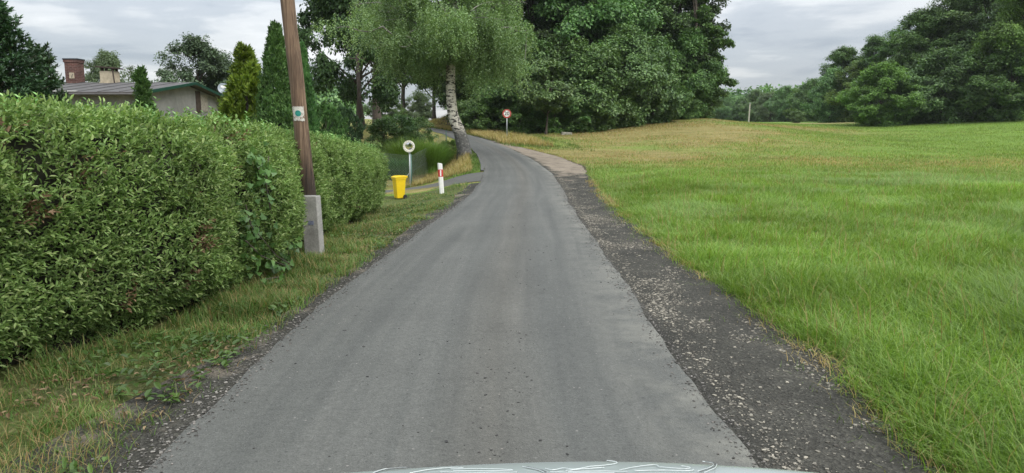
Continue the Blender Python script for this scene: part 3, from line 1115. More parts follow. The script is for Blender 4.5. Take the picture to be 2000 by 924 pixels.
bank('bank_grass', M['verge'], 26000, lambda y, u: xl(y) - .12 - u * 3.2, (27.4, 40), (.06, .2), .02, 'green and yellow grass on the bank inside the bend')
bank('dry_bank_grass', M['straw'], 22000, lambda y, u: xl(y) - .5 - u * 2.9, (27.6, 38), (.12, .38), .018, 'straw coloured grass along the garden fence')
bank('driveway_grass', M['grass'], 12000, lambda y, u: xl(y) - .15 - u * 2.2, (27.3, 31.5), (.05, .12), .02, 'fresh green grass strip beside the driveway')
bank('roadside_dry_grass', M['straw'], 22000, lambda y, u: far_right(y) + .3 + u * 3.2, (42, 72), (.1, .55), .03, 'tall dry grass below the wood around the round sign')
bank('roadside_green_grass', M['verge'], 16000, lambda y, u: far_right(y) + .2 + u * 5, (40, 75), (.06, .25), .03, 'yellow green grass along the outside of the bend')
bank('far_bank_grass', M['straw'], 9000, lambda y, u: -9.5 + u * 8.5, (76, 86), (.15, .5), .05, 'dry grass on the raised bank past the crest')

# ------------------------------------------------------------------ hedge
def build_hedge():
    r = np.random.default_rng(101)
    root = empty('clipped_hedge', (-3.2, 9, 0))
    tag(root, 'long tall clipped green hedge on the left with brown dead sprigs', 'hedge')
    off = np.array([-3.2, 9, 0.])
    Y0, Y1, TH_ = 1.0, 19.4, 1.35
    ns = 26000
    # sprigs on front, top and far end
    yy = Y0 + (Y1 - Y0) * r.random(ns) ** 1.35
    kind = r.random(ns)
    zg = gz(hx(yy), yy)
    hgt = htop(yy) - zg
    v = r.random(ns)
    lump = (vnoise(yy, v * 2, 1.2, 81) - .5) * .22 + (vnoise(yy, v * 2, 3.5, 82) - .5) * .12
    front = kind < .70
    top = (kind >= .70) & (kind < .94)
    end = kind >= .94
    P = np.zeros((ns, 3)); O = np.zeros((ns, 3))
    bow = .16 * np.sin(PI * np.clip(v, 0, 1)) - .16 * sstep(.2, .0, v) - .20 * sstep(.85, 1.0, v)
    P[:, 0] = hx(yy) - .10 + lump + bow
    P[:, 1] = yy
    P[:, 2] = zg + .05 + v * hgt * .98
    O[:] = (1, -.15, .35)
    w = r.random(ns)
    tx = hx(yy) - .22 - w * (TH_ - .3)
    P[top] = rows(tx, yy, htop(yy) - .04 + (vnoise(tx, yy, 1.4, 83) - .5) * .16 - .12 * sstep(.25, 0, w))[top]
    O[top] = (.25, -.1, 1)
    ye = Y1 + .1 + lump
    P[end] = rows(hx(Y1) - .1 - w * TH_, ye, gz(hx(Y1) - w * TH_, ye) + .05 + v * hgt[end].mean())[end]
    O[end] = (.2, 1, .35)
    D = unit(unit(O) + r.normal(0, .42, (ns, 3)) + np.array([0, 0, .25]))
    gap = (vnoise(yy * 1.0, v * 2, 2.6, 87) < .33) & front & (r.random(ns) < .9)
    P[gap, 0] -= .13
    SL = r.uniform(.12, .27, ns) * np.where(top, 1.1, 1.)
    k = 9
    base = P - D * (SL * .55)[:, None]
    parts = []
    side = unit(np.cross(D, np.array([0.1, .2, 1.]) + r.normal(0, .3, (ns, 3))))
    bnm = np.cross(side, D)
    for i in range(k):
        t = (i + .6) / k
        q = base + D * (SL * t)[:, None]
        ang = i * 2.4 + r.random(ns) * .8
        s = side * np.cos(ang)[:, None] + bnm * np.sin(ang)[:, None]
        A = unit(D * (.55 + .5 * t) + s * (1.0 - .55 * t) + r.normal(0, .15, (ns, 3)))
        nn = unit(np.cross(np.cross(A, np.array([0, 0, 1.])), A) + D * .3 + r.normal(0, .45, (ns, 3)))
        L = r.uniform(.038, .070, ns) * (1.05 - .3 * t) * (1 + .008 * yy)
        parts.append(leaf_geo(q, A, nn, L, L * r.uniform(.32, .46, ns), .35, True))
    V, F = join(parts)
    leaf_id = np.repeat(np.arange(len(V) // 6), 2)
    sprig = leaf_id % ns
    # a few brown dead patches
    cents = [at(*q) for q in ((345, 465, 6.3), (325, 545, 6.2), (178, 330, 5.3), (20, 420, 4.9), (470, 260, 7.6), (95, 270, 4.9), (230, 590, 5.6), (660, 345, 12))]
    dead = np.zeros(ns, bool)
    for c, rad in zip(cents, (.07, .05, .05, .06, .04, .05, .04, .06)):
        dz = (P - np.array(c)) / np.array([1.2, 1., 1.7])
        dead |= (np.abs(dz[:, 1]) < rad * 1.4) & (np.abs(dz[:, 2]) < rad) & front & (r.random(ns) < .6)
    dead |= r.random(ns) < .003
    me = np_mesh('leaves', V - off, F, False, dead[sprig].astype(np.int32))
    me.materials.append(M['hedge']); me.materials.append(M['hedge_dead'])
    link('leaves', me, None, root)
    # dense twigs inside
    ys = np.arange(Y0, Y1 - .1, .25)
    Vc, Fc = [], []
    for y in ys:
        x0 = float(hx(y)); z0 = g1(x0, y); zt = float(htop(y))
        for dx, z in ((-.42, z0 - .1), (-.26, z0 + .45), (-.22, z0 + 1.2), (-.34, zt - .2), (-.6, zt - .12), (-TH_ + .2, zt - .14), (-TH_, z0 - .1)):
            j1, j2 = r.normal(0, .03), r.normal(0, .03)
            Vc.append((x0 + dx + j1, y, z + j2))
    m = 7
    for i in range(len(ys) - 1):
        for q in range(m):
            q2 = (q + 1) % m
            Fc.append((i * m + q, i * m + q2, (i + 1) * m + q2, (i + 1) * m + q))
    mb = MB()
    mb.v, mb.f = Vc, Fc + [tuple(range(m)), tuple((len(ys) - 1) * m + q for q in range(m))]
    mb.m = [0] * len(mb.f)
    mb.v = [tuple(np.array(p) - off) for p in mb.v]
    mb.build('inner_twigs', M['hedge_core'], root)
    # straggling long shoots
    ns = 260
    yy = 2 + 17.5 * r.random(ns)
    tx = hx(yy) - .1 - r.random(ns) * .9
    parts = []
    for i in range(ns):
        b = np.array([tx[i], yy[i], htop(yy[i]) - .08])
        d = unit(np.array([r.normal(0, .35), r.normal(0, .35), 1.]))
        ln = r.uniform(.1, .24)
        nl = 10
        t = np.linspace(.2, 1, nl)
        q = b + d * (t * ln)[:, None]
        a = np.arange(nl) * 2.4
        A = np.stack([np.cos(a), np.sin(a), np.full(nl, .8)], -1)
        L = .05 * np.ones(nl)
        parts.append(leaf_geo(q, A, rows(-np.cos(a) * .6, -np.sin(a) * .6, np.ones(nl)), L, L * .4, .3, True))
    V, F = join(parts)
    link('top_shoots', np_mesh('top_shoots', V - off, F), M['hedge'], root)


build_hedge()


def lobed_leaf(c, axis, nrm, s, lobes=5):
    axis = axis.normalized()
    side = axis.cross(nrm).normalized()
    pts = []
    prof = [(0, 0), (.28, .18), (.50, .05), (.42, .45), (.30, .50), (.26, .72), (0, 1.), (-.26, .72), (-.30, .50), (-.42, .45), (-.50, .05), (-.28, .18)]
    for a, b in prof:
        pts.append(c + side * a * s * 1.25 + axis * b * s + nrm * (abs(a) * s * .3))
    return pts


def build_vine():
    rr = random.Random(5)
    root = empty('climbing_vine', (0, 0, 0))
    tag(root, 'lobed leaved climbing vine sprawling over the hedge just left of the wooden pole', 'vine')
    mb = MB()
    strands = [[(575, 545), (560, 480), (530, 420), (520, 360), (525, 305)], [(590, 530), (540, 500), (490, 440), (480, 400)], [(600, 545), (575, 520), (550, 540), (520, 545)], [(520, 350), (505, 330), (515, 312)], [(560, 520), (510, 500), (480, 470)], [(585, 470), (560, 430), (545, 380)]]
    sm = MB()
    for s in strands:
        P = []
        for px, py in s:
            Y = 9.0
            for _ in range(8):
                q = at(px, py, Y)
                xx = float(hx(Y)) + .17
                Y = Y + .5 * ((xx * F_PX / (px - CX)) / math.cos(TH) - Y)
            q = at(px, py, Y)
            P.append(q)
        sm.tube(P, .006, 5)
        for i in range(len(P) - 1):
            for k in range(17):
                c = P[i].lerp(P[i + 1], rr.random()) + Vector((rr.uniform(-.12, .05), rr.gauss(0, .12), rr.gauss(0, .12)))
                nrm = Vector((1, -.5 + rr.gauss(0, .4), .5 + rr.gauss(0, .4))).normalized()
                ax = Vector((rr.gauss(.1, .3), rr.gauss(0, .6), -.6 + rr.gauss(0, .4)))
                b = len(mb.v)
                L = lobed_leaf(c, ax, nrm, rr.uniform(.05, .095))
                mb.v += [tuple(p) for p in L]
                mb.f.append((b, b + 1, b + 2, b + 3, b + 4, b + 5, b + 6)); mb.m.append(0)
                mb.f.append((b, b + 6, b + 7, b + 8, b + 9, b + 10, b + 11)); mb.m.append(0)
    mb.build('leaves', M['vine'], root)
    sm.build('stem', M['bark'], root)


build_vine()


# ------------------------------------------------------------------ trees
def broadleaf(seed, H, Rr, base, nclump, nleaf, leaf, clump, top=.55, flat=.55, r0=None, limbs=26, wide=1.0):
    """returns trunk (V,F) and crown (V,F) about the origin"""
    r = np.random.default_rng(seed)
    r0 = r0 or H * .018
    lean = r.normal(0, .25, 2)
    tz = np.linspace(0, H * .86, 9)
    tp = rows(lean[0] * (tz / H) ** 1.5 + .12 * np.sin(tz * .7), lean[1] * (tz / H) ** 1.5, tz)
    tr = r0 * (1 - .85 * tz / (H * .86)) * (1 + .6 * np.exp(-tz / .35))
    parts = [tube_np(tp, tr, 9)]
    # clump centres within an uneven envelope
    cs = []
    lob = r.uniform(.72, 1.22, (6, 5))
    while len(cs) < nclump:
        t = r.random()
        a = r.random() * 2 * PI
        env = (math.sin(PI * min(1, max(0, t)) ** top) ** .65 if t > 0 else 0)
        env = max(env, .28 if t < .5 else 0)
        lr = lob[int(t * 5.99), int(a / (2 * PI) * 4.99)]
        rad = Rr * env * lr * (r.random() ** .45)
        z = base + (H - base) * t
        cs.append((rad * math.cos(a) * wide, rad * math.sin(a), z))
    cs = np.array(cs)
    for c in cs[r.permutation(len(cs))[:limbs]]:
        z0 = min(max(c[2] * r.uniform(.45, .85), H * .12), H * .8)
        k = np.interp(z0, tz, np.arange(9))
        b = np.array([np.interp(z0, tz, tp[:, 0]), np.interp(z0, tz, tp[:, 1]), z0])
        mid = b * .45 + c * .55 + np.array([0, 0, .12 * np.linalg.norm(c - b)]) * r.uniform(-.3, 1)
        t = np.linspace(0, 1, 6)[:, None]
        pts = b * (1 - t) ** 2 + 2 * mid * t * (1 - t) + c * t ** 2
        parts.append(tube_np(pts, np.linspace(r0 * .32, r0 * .05, 6), 5))
    trunk = join(parts)
    sub = 5
    cr0 = clump * r.uniform(.6, 1.35, nclump)
    outm = unit(cs - np.array([0, 0, base + (H - base) * .4]))
    si = np.repeat(np.arange(nclump), sub)
    sd = unit(r.normal(0, 1, (len(si), 3)) + outm[si] * .5)
    sc_ = cs[si] + sd * cr0[si][:, None] * np.array([1.15, 1.15, flat]) * r.uniform(.35, 1., (len(si), 1))
    n = len(si) * (nleaf // sub)
    ci = np.repeat(np.arange(len(si)), nleaf // sub)
    out = outm[si]
    cr = cr0[si] * r.uniform(.32, .6, len(si))
    d = unit(r.normal(0, 1, (n, 3)))
    rad = r.random(n) ** .5
    P = sc_[ci] + d * (rad * cr[ci])[:, None] * np.array([1.2, 1.2, flat + .1])
    nrm = unit(d * .5 + out[ci] * .35 + np.array([0, 0, .75]) + r.normal(0, .45, (n, 3)))
    A = unit(np.cross(nrm, r.normal(0, 1, (n, 3)))) + np.array([0, 0, -.25]) + d * .3
    L = leaf * r.uniform(.6, 1.35, n)
    crown = leaf_geo(P, A, nrm, L, L * r.uniform(.5, .72, n), .35)
    return trunk, crown


def conifer(seed, H, Rr, whorls, nb, twigs, tuft=.10, droop=.25, base=.15, up=.35):
    r = np.random.default_rng(seed)
    tz = np.linspace(0, H, 8)
    trunk = [tube_np(rows(0 * tz, 0 * tz, tz), H * .014 * (1 - .93 * tz / H), 7)]
    Ps, As, Ns, Ls = [], [], [], []
    for w in range(whorls):
        t = (w + r.uniform(-.2, .2)) / whorls
        z = base + (H - base) * min(.985, max(0, t))
        ln = Rr * (1 - t) ** .85 + .08
        m = max(4, int(nb * (1 - .5 * t)))
        for q in range(m):
            a = 2 * PI * q / m + w * 1.1 + r.normal(0, .15)
            l = ln * r.uniform(.75, 1.15)
            s = np.linspace(0, 1, 6)
            slope = up * t - droop * (1 - t)
            bx = rows(np.cos(a) * l * s, np.sin(a) * l * s, z + l * (slope * s + .16 * s ** 2.2))
            trunk.append(tube_np(bx, np.linspace(.016, .004, 6), 4))
            k = max(4, int(twigs * l / Rr + 3))
            ts = r.uniform(.12, 1.0, k)
            p = np.stack([np.interp(ts, s, bx[:, i]) for i in range(3)], -1)
            sd = np.where(r.random(k) < .5, 1, -1)
            side = np.array([-np.sin(a), np.cos(a), 0.])
            fw = np.array([np.cos(a), np.sin(a), slope + .2])
            tw = unit(side * sd[:, None] * .8 + fw * .7 + r.normal(0, .15, (k, 3)) + np.array([0, 0, -.1]))
            tl = np.minimum(.34, .10 + .28 * l * (1.05 - ts))
            m2 = 9
            for e in range(m2):
                u = (e + .5) / m2
                Ps.append(p + tw * (tl * u)[:, None])
                As.append(tw * .75 + r.normal(0, .5, (k, 3)) + np.array([0, 0, .18]))
                Ns.append(r.normal(0, .5, (k, 3)) + np.array([0, 0, 1.]))
                Ls.append(np.full(k, tuft) * r.uniform(.7, 1.2, k))
            e_ = 6
            q_ = np.stack([np.interp(np.linspace(.4, 1, e_), s, bx[:, i]) for i in range(3)], -1)
            Ps.append(q_); As.append(np.tile(fw, (e_, 1)) + r.normal(0, .4, (e_, 3))); Ns.append(r.normal(0, .5, (e_, 3)) + np.array([0, 0, 1.])); Ls.append(np.full(e_, tuft * 1.2))
    # leader
    e_ = 26
    zz = np.linspace(H * .9, H, e_)
    Ps.append(rows(0 * zz, 0 * zz, zz)); As.append(r.normal(0, .5, (e_, 3)) + np.array([0, 0, .9])); Ns.append(r.normal(0, 1, (e_, 3))); Ls.append(np.full(e_, tuft))
    P, A, Nn, L = map(np.concatenate, (Ps, As, Ns, Ls))
    return join(trunk), leaf_geo(P, A, Nn, L, L * .34, .2)


def thuja(seed, H, Rr, nspray, spray=.10, shape=.8, flame=.4, out_k=.3, lump=.3):
    r = np.random.default_rng(seed)
    t = r.random(nspray) ** 1.3 * .97
    a = r.random(nspray) * 2 * PI
    prof = (1 - t) ** shape * (.62 + .38 * sstep(0, .22, t)) * 1.12 + .01
    lm = 1 + lump * 2 * (vnoise(a * 1.6, t * H * 1.5, 1.2, seed) - .5) + lump * (vnoise(a * 4, t * H * 4, 1., seed + 1) - .5)
    rad = Rr * prof * lm * r.uniform(.62, 1.02, nspray)
    out = rows(np.cos(a), np.sin(a), 0 * a)
    c = out * rad[:, None] + rows(0 * a, 0 * a, t * H)
    ax = unit(out * out_k + np.array([0, 0, 1.]) + r.normal(0, .13, (nspray, 3)))
    fl = flame * r.uniform(.6, 1.25, nspray) * (.22 + .78 * (1 - t))
    k = 34
    u = r.random((nspray, k))
    w = (.20 * fl)[:, None] * (1 - u) ** .8 + .008
    d = r.normal(0, .6, (nspray, k, 3))
    P = c[:, None] + ax[:, None] * (u * fl[:, None])[..., None] + d * w[..., None]
    A = ax[:, None] * .9 + unit(d) * .6 + r.normal(0, .2, d.shape)
    Nn = out[:, None] + r.normal(0, .6, d.shape)
    L = spray * r.uniform(.6, 1.3, (nspray, k))
    P, A, Nn, L = P.reshape(-1, 3), A.reshape(-1, 3), Nn.reshape(-1, 3), L.ravel()
    trunk = tube_np(rows(0 * np.arange(5.), 0 * np.arange(5.), np.linspace(0, H * .95, 5)), np.linspace(.07, .01, 5), 7)
    return trunk, leaf_geo(P, A, Nn, L, L * .42, .3)


MESHES = {}


def proto(key, tc):
    MESHES[key] = (np_mesh(key + '_trunk', *tc[0], True), np_mesh(key + '_crown', *tc[1]))


def tree(name, key, loc, rz, sc, leaf_m, label, group, cat='tree', bark='bark'):
    tm, cm = MESHES[key]
    root = empty(name, loc, rz)
    root.scale = sc if isinstance(sc, tuple) else (sc, sc, sc)
    tag(root, label, cat, group)
    for nm, me, m in (('trunk', tm, M[bark]), ('crown', cm, M[leaf_m])):
        o = bpy.data.objects.new(nm, me)
        COL.objects.link(o)
        o.parent = root
        if not me.materials:
            me.materials.append(m)
        o.material_slots[0].link = 'OBJECT'
        o.material_slots[0].material = m
    return root


proto('big_a', broadleaf(201, 17, 5.2, 2.0, 84, 900, .27, 1.5, .55, .7))
proto('big_b', broadleaf(202, 16, 4.8, 1.4, 80, 900, .27, 1.45, .7, .7))
proto('big_c', broadleaf(203, 18, 5.6, 2.6, 88, 900, .28, 1.5, .6, .7))
proto('high', broadleaf(204, 16, 4.6, 5.2, 52, 900, .27, 1.3, .6, .7))
proto('low_a', broadleaf(211, 7, 3.2, .3, 60, 640, .21, 1.0, .8, .75))
proto('low_b', broadleaf(212, 6, 2.8, .2, 56, 640, .21, .95, .9, .75))
proto('bush_a', broadleaf(221, 2.4, 1.5, .1, 60, 170, .12, .42, .9, .7, .04, 30))
proto('bush_b', broadleaf(222, 1.8, 1.2, .05, 50, 170, .10, .36, 1., .7, .03, 30))
proto('sapling', broadleaf(231, 5.5, 2.3, 1.9, 55, 170, .22, .62, .7, .5, .085))
proto('spruce', conifer(251, 4.7, 1.5, 36, 11, 30, .105, .22, .1, .7))
proto('spruce_b', conifer(252, 3.9, 1.05, 30, 10, 24, .10, .15, .1, .75))
proto('column', thuja(261, 4.6, .80, 1700, .08, .88, .50, .14, .14))
proto('small_column', thuja(262, 3.35, .46, 520, .07, 1.0, .34, .25, .25))
proto('cone', thuja(263, 3.9, 1.0, 950, .11, .95, .42, .65, .5))
proto('juniper', thuja(264, 2.6, 1.3, 600, .13, .4, .5, .6, .5))


def put(name, key, px, Y, sc, m, label, group, rz=None, cat='tree', sink=.05, bark='bark'):
    p = gp(px, Y, -sink)
    return tree(name, key, p, (px * .37 + Y * 1.7) % 6.28 if rz is None else rz, sc, m, label, group, cat, bark)


# garden conifers behind the hedge
put('spruce_tree', 'spruce', 34, 12.5, (1., 1., .87), 'spruce', 'tallest dark spruce at the far left behind the hedge', 'garden conifers')
put('spruce_tree', 'spruce_b', 108, 13.5, (.85, .85, .90), 'spruce', 'lower dark spruce with bare tips, right of the tallest spruce', 'garden conifers')
put('spruce_tree', 'spruce_b', -60, 12, .82, 'spruce', 'dark spruce cut by the left frame edge behind the hedge', 'garden conifers')
put('thuja_tree', 'small_column', 299, 14.5, (1.12, 1.12, 1.0), 'thuja', 'small pointed green thuja in front of the grey gable', 'garden conifers')
put('golden_thuja_tree', 'cone', 495, 17.5, (1.05, 1.05, 1.10), 'thuja_gold', 'yellow green loose thuja beside the house gable', 'garden conifers')
put('thuja_tree', 'column', 556, 16.2, (.96, .96, .99), 'thuja', 'tall columnar green thuja with pointed tip left of the pole', 'garden conifers')
put('thuja_tree', 'column', 604, 17.5, (.62, .62, .94), 'thuja', 'narrow columnar green thuja seen just right of the pole', 'garden conifers')
put('juniper_shrub', 'juniper', 640, 31, (.75, .75, 1.0), 'thuja', 'dark bushy juniper left of the second pole', 'dark shrubs behind the hedge', cat='shrub')
put('juniper_shrub', 'juniper', 674, 33, (.7, .7, .9), 'spruce', 'dark bushy juniper touching the second pole', 'dark shrubs behind the hedge', cat='shrub')

# trees beyond the house
put('pine_tree', 'low_a', 390, 58, (.90, .90, .98), 'pine', 'broad dark pine rising behind the house roof beside the dish', 'trees beyond the house')
put('pine_tree', 'low_b', 442, 62, (.72, .72, .98), 'pine', 'lower pine half hidden behind the yellow green thuja', 'trees beyond the house')
put('pale_tree', 'low_a', 222, 60, (.72, .72, .80), 'willow', 'pale rounded treetop showing behind the beige chimney', 'trees beyond the house')

# behind the birch
put('oak_tree', 'big_a', 705, 44, (.62, .62, .95), 'shaded_oak', 'big dark oak left of the birch, overhanging the columnar thuja', 'trees behind the birch')
put('oak_tree', 'high', 738, 52, .95, 'shaded_oak', 'dark oak directly behind the left side of the birch crown', 'trees behind the birch')
put('broadleaf_tree', 'high', 790, 74, .9, 'shaded_oak', 'tall tree beyond the crest with a dark trunk left of the road end', 'trees behind the birch')
put('broadleaf_tree', 'high', 848, 88, .9, 'shaded_oak', 'tall slim trunked tree on the bank where the road disappears', 'trees behind the birch')
put('broadleaf_tree', 'big_b', 915, 80, .9, 'shaded_oak', 'dark tree behind the birch trunk', 'trees behind the birch')
put('bush', 'low_b', 818, 105, .72, 'willow', 'hazy green bush seen through the gap at the road end', 'bushes by the crest', cat='bush')
put('bush', 'low_a', 752, 62, .42, 'alder', 'green bush left of the road end below the oaks', 'bushes by the crest', cat='bush')
put('bush', 'bush_a', 895, 80, 1.2, 'light_tree', 'yellow green bush on the bank right of the road end', 'bushes by the crest', cat='bush')
put('bush', 'bush_a', 752, 37, .72, 'oak', 'dark round bush behind the end of the hedge', 'garden bushes inside the fence', cat='bush')
put('bush', 'bush_a', 782, 40, .72, 'alder', 'dark bush directly above the traffic mirror', 'garden bushes inside the fence', cat='bush')
put('bush', 'bush_b', 818, 42, .9, 'alder', 'low green bush beside the lane left of the birch', 'garden bushes inside the fence', cat='bush')
put('bush', 'bush_b', 878, 35.5, .62, 'light_tree', 'light leafy bush at the foot of the birch', 'garden bushes inside the fence', cat='bush')

# the wood in the middle
WOOD = [
    ('oak_tree', 'big_a', 960, 66, (1.0, 1.0, 1.0), 'shaded_oak', 'tall dark tree of the wood directly behind the round sign'),
    ('oak_tree', 'big_c', 1040, 68, (1.0, 1.0, 1.0), 'shaded_oak', 'tall dark tree of the wood right of the birch crown'),
    ('oak_tree', 'big_b', 1115, 66, (1.1, 1.1, 1.15), 'oak', 'tall dark tree of the wood above the concrete block'),
    ('alder_tree', 'big_a', 1185, 70, (1.0, 1.0, 1.05), 'alder', 'tall grey green tree in the middle of the wood'),
    ('oak_tree', 'big_c', 1255, 74, (1.0, 1.0, 1.0), 'oak', 'tall dark tree of the wood second from its right end'),
    ('oak_tree', 'big_b', 1318, 76, (1.0, 1.0, 1.1), 'shaded_oak', 'tree at the right end of the wood reaching over the brown rise'),
    ('alder_tree', 'big_c', 1010, 84, (1.1, 1.1, 1.1), 'oak', 'tree deep in the wood behind the sign'),
    ('alder_tree', 'big_a', 1150, 86, (1.2, 1.2, 1.2), 'oak', 'tree deep in the middle of the wood'),
    ('alder_tree', 'big_b', 1270, 88, (1.1, 1.1, 1.2), 'oak', 'tree deep at the right of the wood'),
    ('young_tree', 'low_a', 1010, 60, (1.1, 1.1, 1.15), 'alder', 'young tree of the wood edge just right of the round sign'),
    ('young_tree', 'low_b', 1145, 59, (1.1, 1.1, 1.1), 'alder', 'young tree of the wood edge right of the concrete block'),
    ('young_tree', 'low_a', 1215, 62, (1.05, 1.05, 1.1), 'alder', 'young tree of the wood edge at the foot of the grassy rise'),
    ('young_tree', 'low_b', 1275, 65, (1.1, 1.1, 1.15), 'alder', 'young tree of the wood edge where the grass turns brown'),
    ('young_tree', 'low_a', 1335, 71, (.95, .95, 1.1), 'oak', 'young tree at the right corner of the wood on the rise'),
    ('young_tree', 'low_b', 945, 62, (1.1, 1.1, 1.1), 'oak', 'young dark tree of the wood edge left of the round sign'),
    ('young_tree', 'low_b', 1085, 62, (1.1, 1.1, 1.2), 'oak', 'young dark tree behind the thin sapling'),
]
for nm, key, px, Y, sc, m, lab in WOOD:
    put(nm, key, px, Y, sc, m, lab, 'trees of the wood beside the lane')
put('sapling_tree', 'sapling', 1066, 55.5, 1.0, 'alder', 'thin sapling with a bare stem standing in front of the wood', 'trees of the wood beside the lane')


for px, Y, sc_ in ((935, 57, 1.0), (962, 60, 1.2), (1012, 56.5, .9), (1035, 58, 1.1), (1085, 57, 1.0), (1112, 58, 1.1), (1150, 57.5, .9), (1190, 60, 1.0), (1235, 62, 1.0), (1290, 66, 1.1), (1330, 69, 1.0), (1365, 73, 1.0), (1000, 66, 1.7), (1060, 68, 1.7), (1120, 68, 1.7), (920, 66, 1.6), (1180, 69, 1.5)):
    put('undergrowth_bush', 'bush_a', px, Y, (1.25 * sc_, 1.25 * sc_, sc_), 'oak', 'dark leafy undergrowth bush at the foot of the wood beside the lane', 'undergrowth of the wood', cat='bush')
for px, Y, sc_ in ((1700, 90, 1.0), (1745, 91, 1.1), (1790, 90, 1.0), (1830, 91, 1.2), (1875, 90, 1.1), (1920, 90, 1.1), (1960, 88, 1.2), (1995, 88, 1.1)):
    put('undergrowth_bush', 'bush_a', px, Y, (1.6 * sc_, 1.6 * sc_, 1.1 * sc_), 'oak', 'dark leafy undergrowth bush at the foot of the right hand wood', 'undergrowth of the right hand wood', cat='bush')


# branches jutting out over the meadow at the right end of the wood
def build_end_tree():
    r = np.random.default_rng(301)
    Y = 72
    root_p = gp(1352, Y, -.05)
    pts = [(1372, 30, 1.3), (1395, 60, 1.0), (1412, 85, .75), (1385, 90, 1.1), (1398, 112, .7), (1370, 125, 1.1), (1408, 150, .62), (1428, 160, .5), (1392, 160, .8), (1405, 182, .55), (1378, 190, .9), (1360, 60, 1.4), (1355, 150, 1.3), (1360, 215, .9), (1345, 100, 1.5),
           (1350, -30, 1.6), (1365, -5, 1.1), (1335, 40, 1.5), (1330, 190, 1.3), (1340, -80, 1.6), (1352, 228, .7)]
    cs, cr = [], []
    for px, py, rad in pts:
        p = np.array(at(px, py, Y + r.normal(0, .8))) - np.array(root_p)
        cs.append(p); cr.append(rad)
    cs, cr = np.array(cs), np.array(cr)
    parts = []
    tz = np.linspace(0, 14, 8)
    parts.append(tube_np(rows(.1 * np.sin(tz), .1 * np.cos(tz), tz), .3 * (1 - .8 * tz / 14), 9))
    for c in cs:
        z0 = max(.8, c[2] * .7)
        b = np.array([0, 0, z0])
        t = np.linspace(0, 1, 6)[:, None]
        mid = (b + c) / 2 + np.array([0, 0, .3])
        parts.append(tube_np(b * (1 - t) ** 2 + 2 * mid * t * (1 - t) + c * t ** 2, np.linspace(.1, .02, 6), 5))
    Vs = []
    P, A, NN, L = [], [], [], []
    for c, rad in zip(cs, cr):
        sub = int(7 + rad * 9)
        for s in range(sub):
            cc = c + unit(r.normal(0, 1, 3)) * rad * r.random() ** .5 * np.array([1.25, 1, .6])
            n = 150
            d = unit(r.normal(0, 1, (n, 3)))
            P.append(cc + d * (r.random(n) ** .5 * .40)[:, None] * np.array([1.15, 1.15, .5]))
            NN.append(d * .4 + np.array([0, 0, .8]) + r.normal(0, .4, (n, 3)))
            A.append(r.normal(0, 1, (n, 3)))
            L.append(.22 * r.uniform(.6, 1.3, n))
    P, A, NN, L = map(np.concatenate, (P, A, NN, L))
    MESHES['end_tree'] = (np_mesh('end_trunk', *join(parts), True), np_mesh('end_crown', *leaf_geo(P, A, NN, L, L * .6, .35)))
    tree('oak_tree', 'end_tree', root_p, 0, 1., 'oak', 'outermost tree of the wood with ragged branches jutting against the sky', 'trees of the wood beside the lane')


build_end_tree()

# the wood on the right
RIGHT = [
    ('hornbeam_tree', 'low_a', 1716, 88, (1.15, 1.15, .98), 'light_tree', 'low cone shaped lighter tree at the left corner of the right hand wood'),
    ('hornbeam_tree', 'low_b', 1765, 89, (1.2, 1.2, 1.0), 'alder', 'low dense dark tree beside the lighter cone shaped one'),
    ('broadleaf_tree', 'big_b', 1790, 98, (1.0, 1.0, .88), 'oak', 'tall tree at the left shoulder of the right hand wood'),
    ('broadleaf_tree', 'big_a', 1850, 96, (1.05, 1.05, 1.08), 'alder', 'tall grey green tree rising above the frame in the right hand wood'),
    ('broadleaf_tree', 'big_c', 1925, 94, (1.05, 1.05, 1.1), 'alder', 'tallest grey green tree of the right hand wood, second from the frame edge'),
    ('broadleaf_tree', 'big_b', 1985, 86, (1.05, 1.05, 1.1), 'light_tree', 'lighter yellow green tree cut by the right frame edge'),
    ('broadleaf_tree', 'low_a', 1835, 88, (1.3, 1.3, 1.15), 'alder', 'low branching tree at the foot of the tall grey green tree'),
    ('broadleaf_tree', 'low_b', 1900, 87, (1.35, 1.35, 1.2), 'oak', 'low dark tree in the middle of the right hand wood edge'),
    ('broadleaf_tree', 'low_a', 1965, 84, (1.25, 1.25, 1.05), 'oak', 'low dark tree below the yellow green one at the frame edge'),
    ('broadleaf_tree', 'big_c', 2060, 90, (1.1, 1.1, 1.1), 'alder', 'tall tree past the right frame edge'),
    ('broadleaf_tree', 'big_a', 1880, 116, (1.2, 1.2, 1.2), 'oak', 'dark tree deep in the right hand wood'),
    ('broadleaf_tree', 'big_b', 1640, 134, (1.0, 1.0, .82), 'oak', 'dark tree left of the dead forked branch, in front of the far line'),
    ('broadleaf_tree', 'big_a', 1700, 128, (1.0, 1.0, .84), 'alder', 'rounded tree with the highest top left of the right hand wood'),
    ('broadleaf_tree', 'big_c', 1745, 122, (1.0, 1.0, .80), 'oak', 'dark tree between the rounded one and the tall right hand wood'),
    ('broadleaf_tree', 'low_a', 1672, 126, (1.3, 1.3, 1.35), 'light_tree', 'lighter green tree with a dead forked branch showing'),
    ('broadleaf_tree', 'low_b', 1620, 130, (1.4, 1.4, 1.45), 'alder', 'bushy tree at the near end of the far tree line'),
]
for nm, key, px, Y, sc, m, lab in RIGHT:
    put(nm, key, px, Y, sc, m, lab, 'trees of the right hand wood')

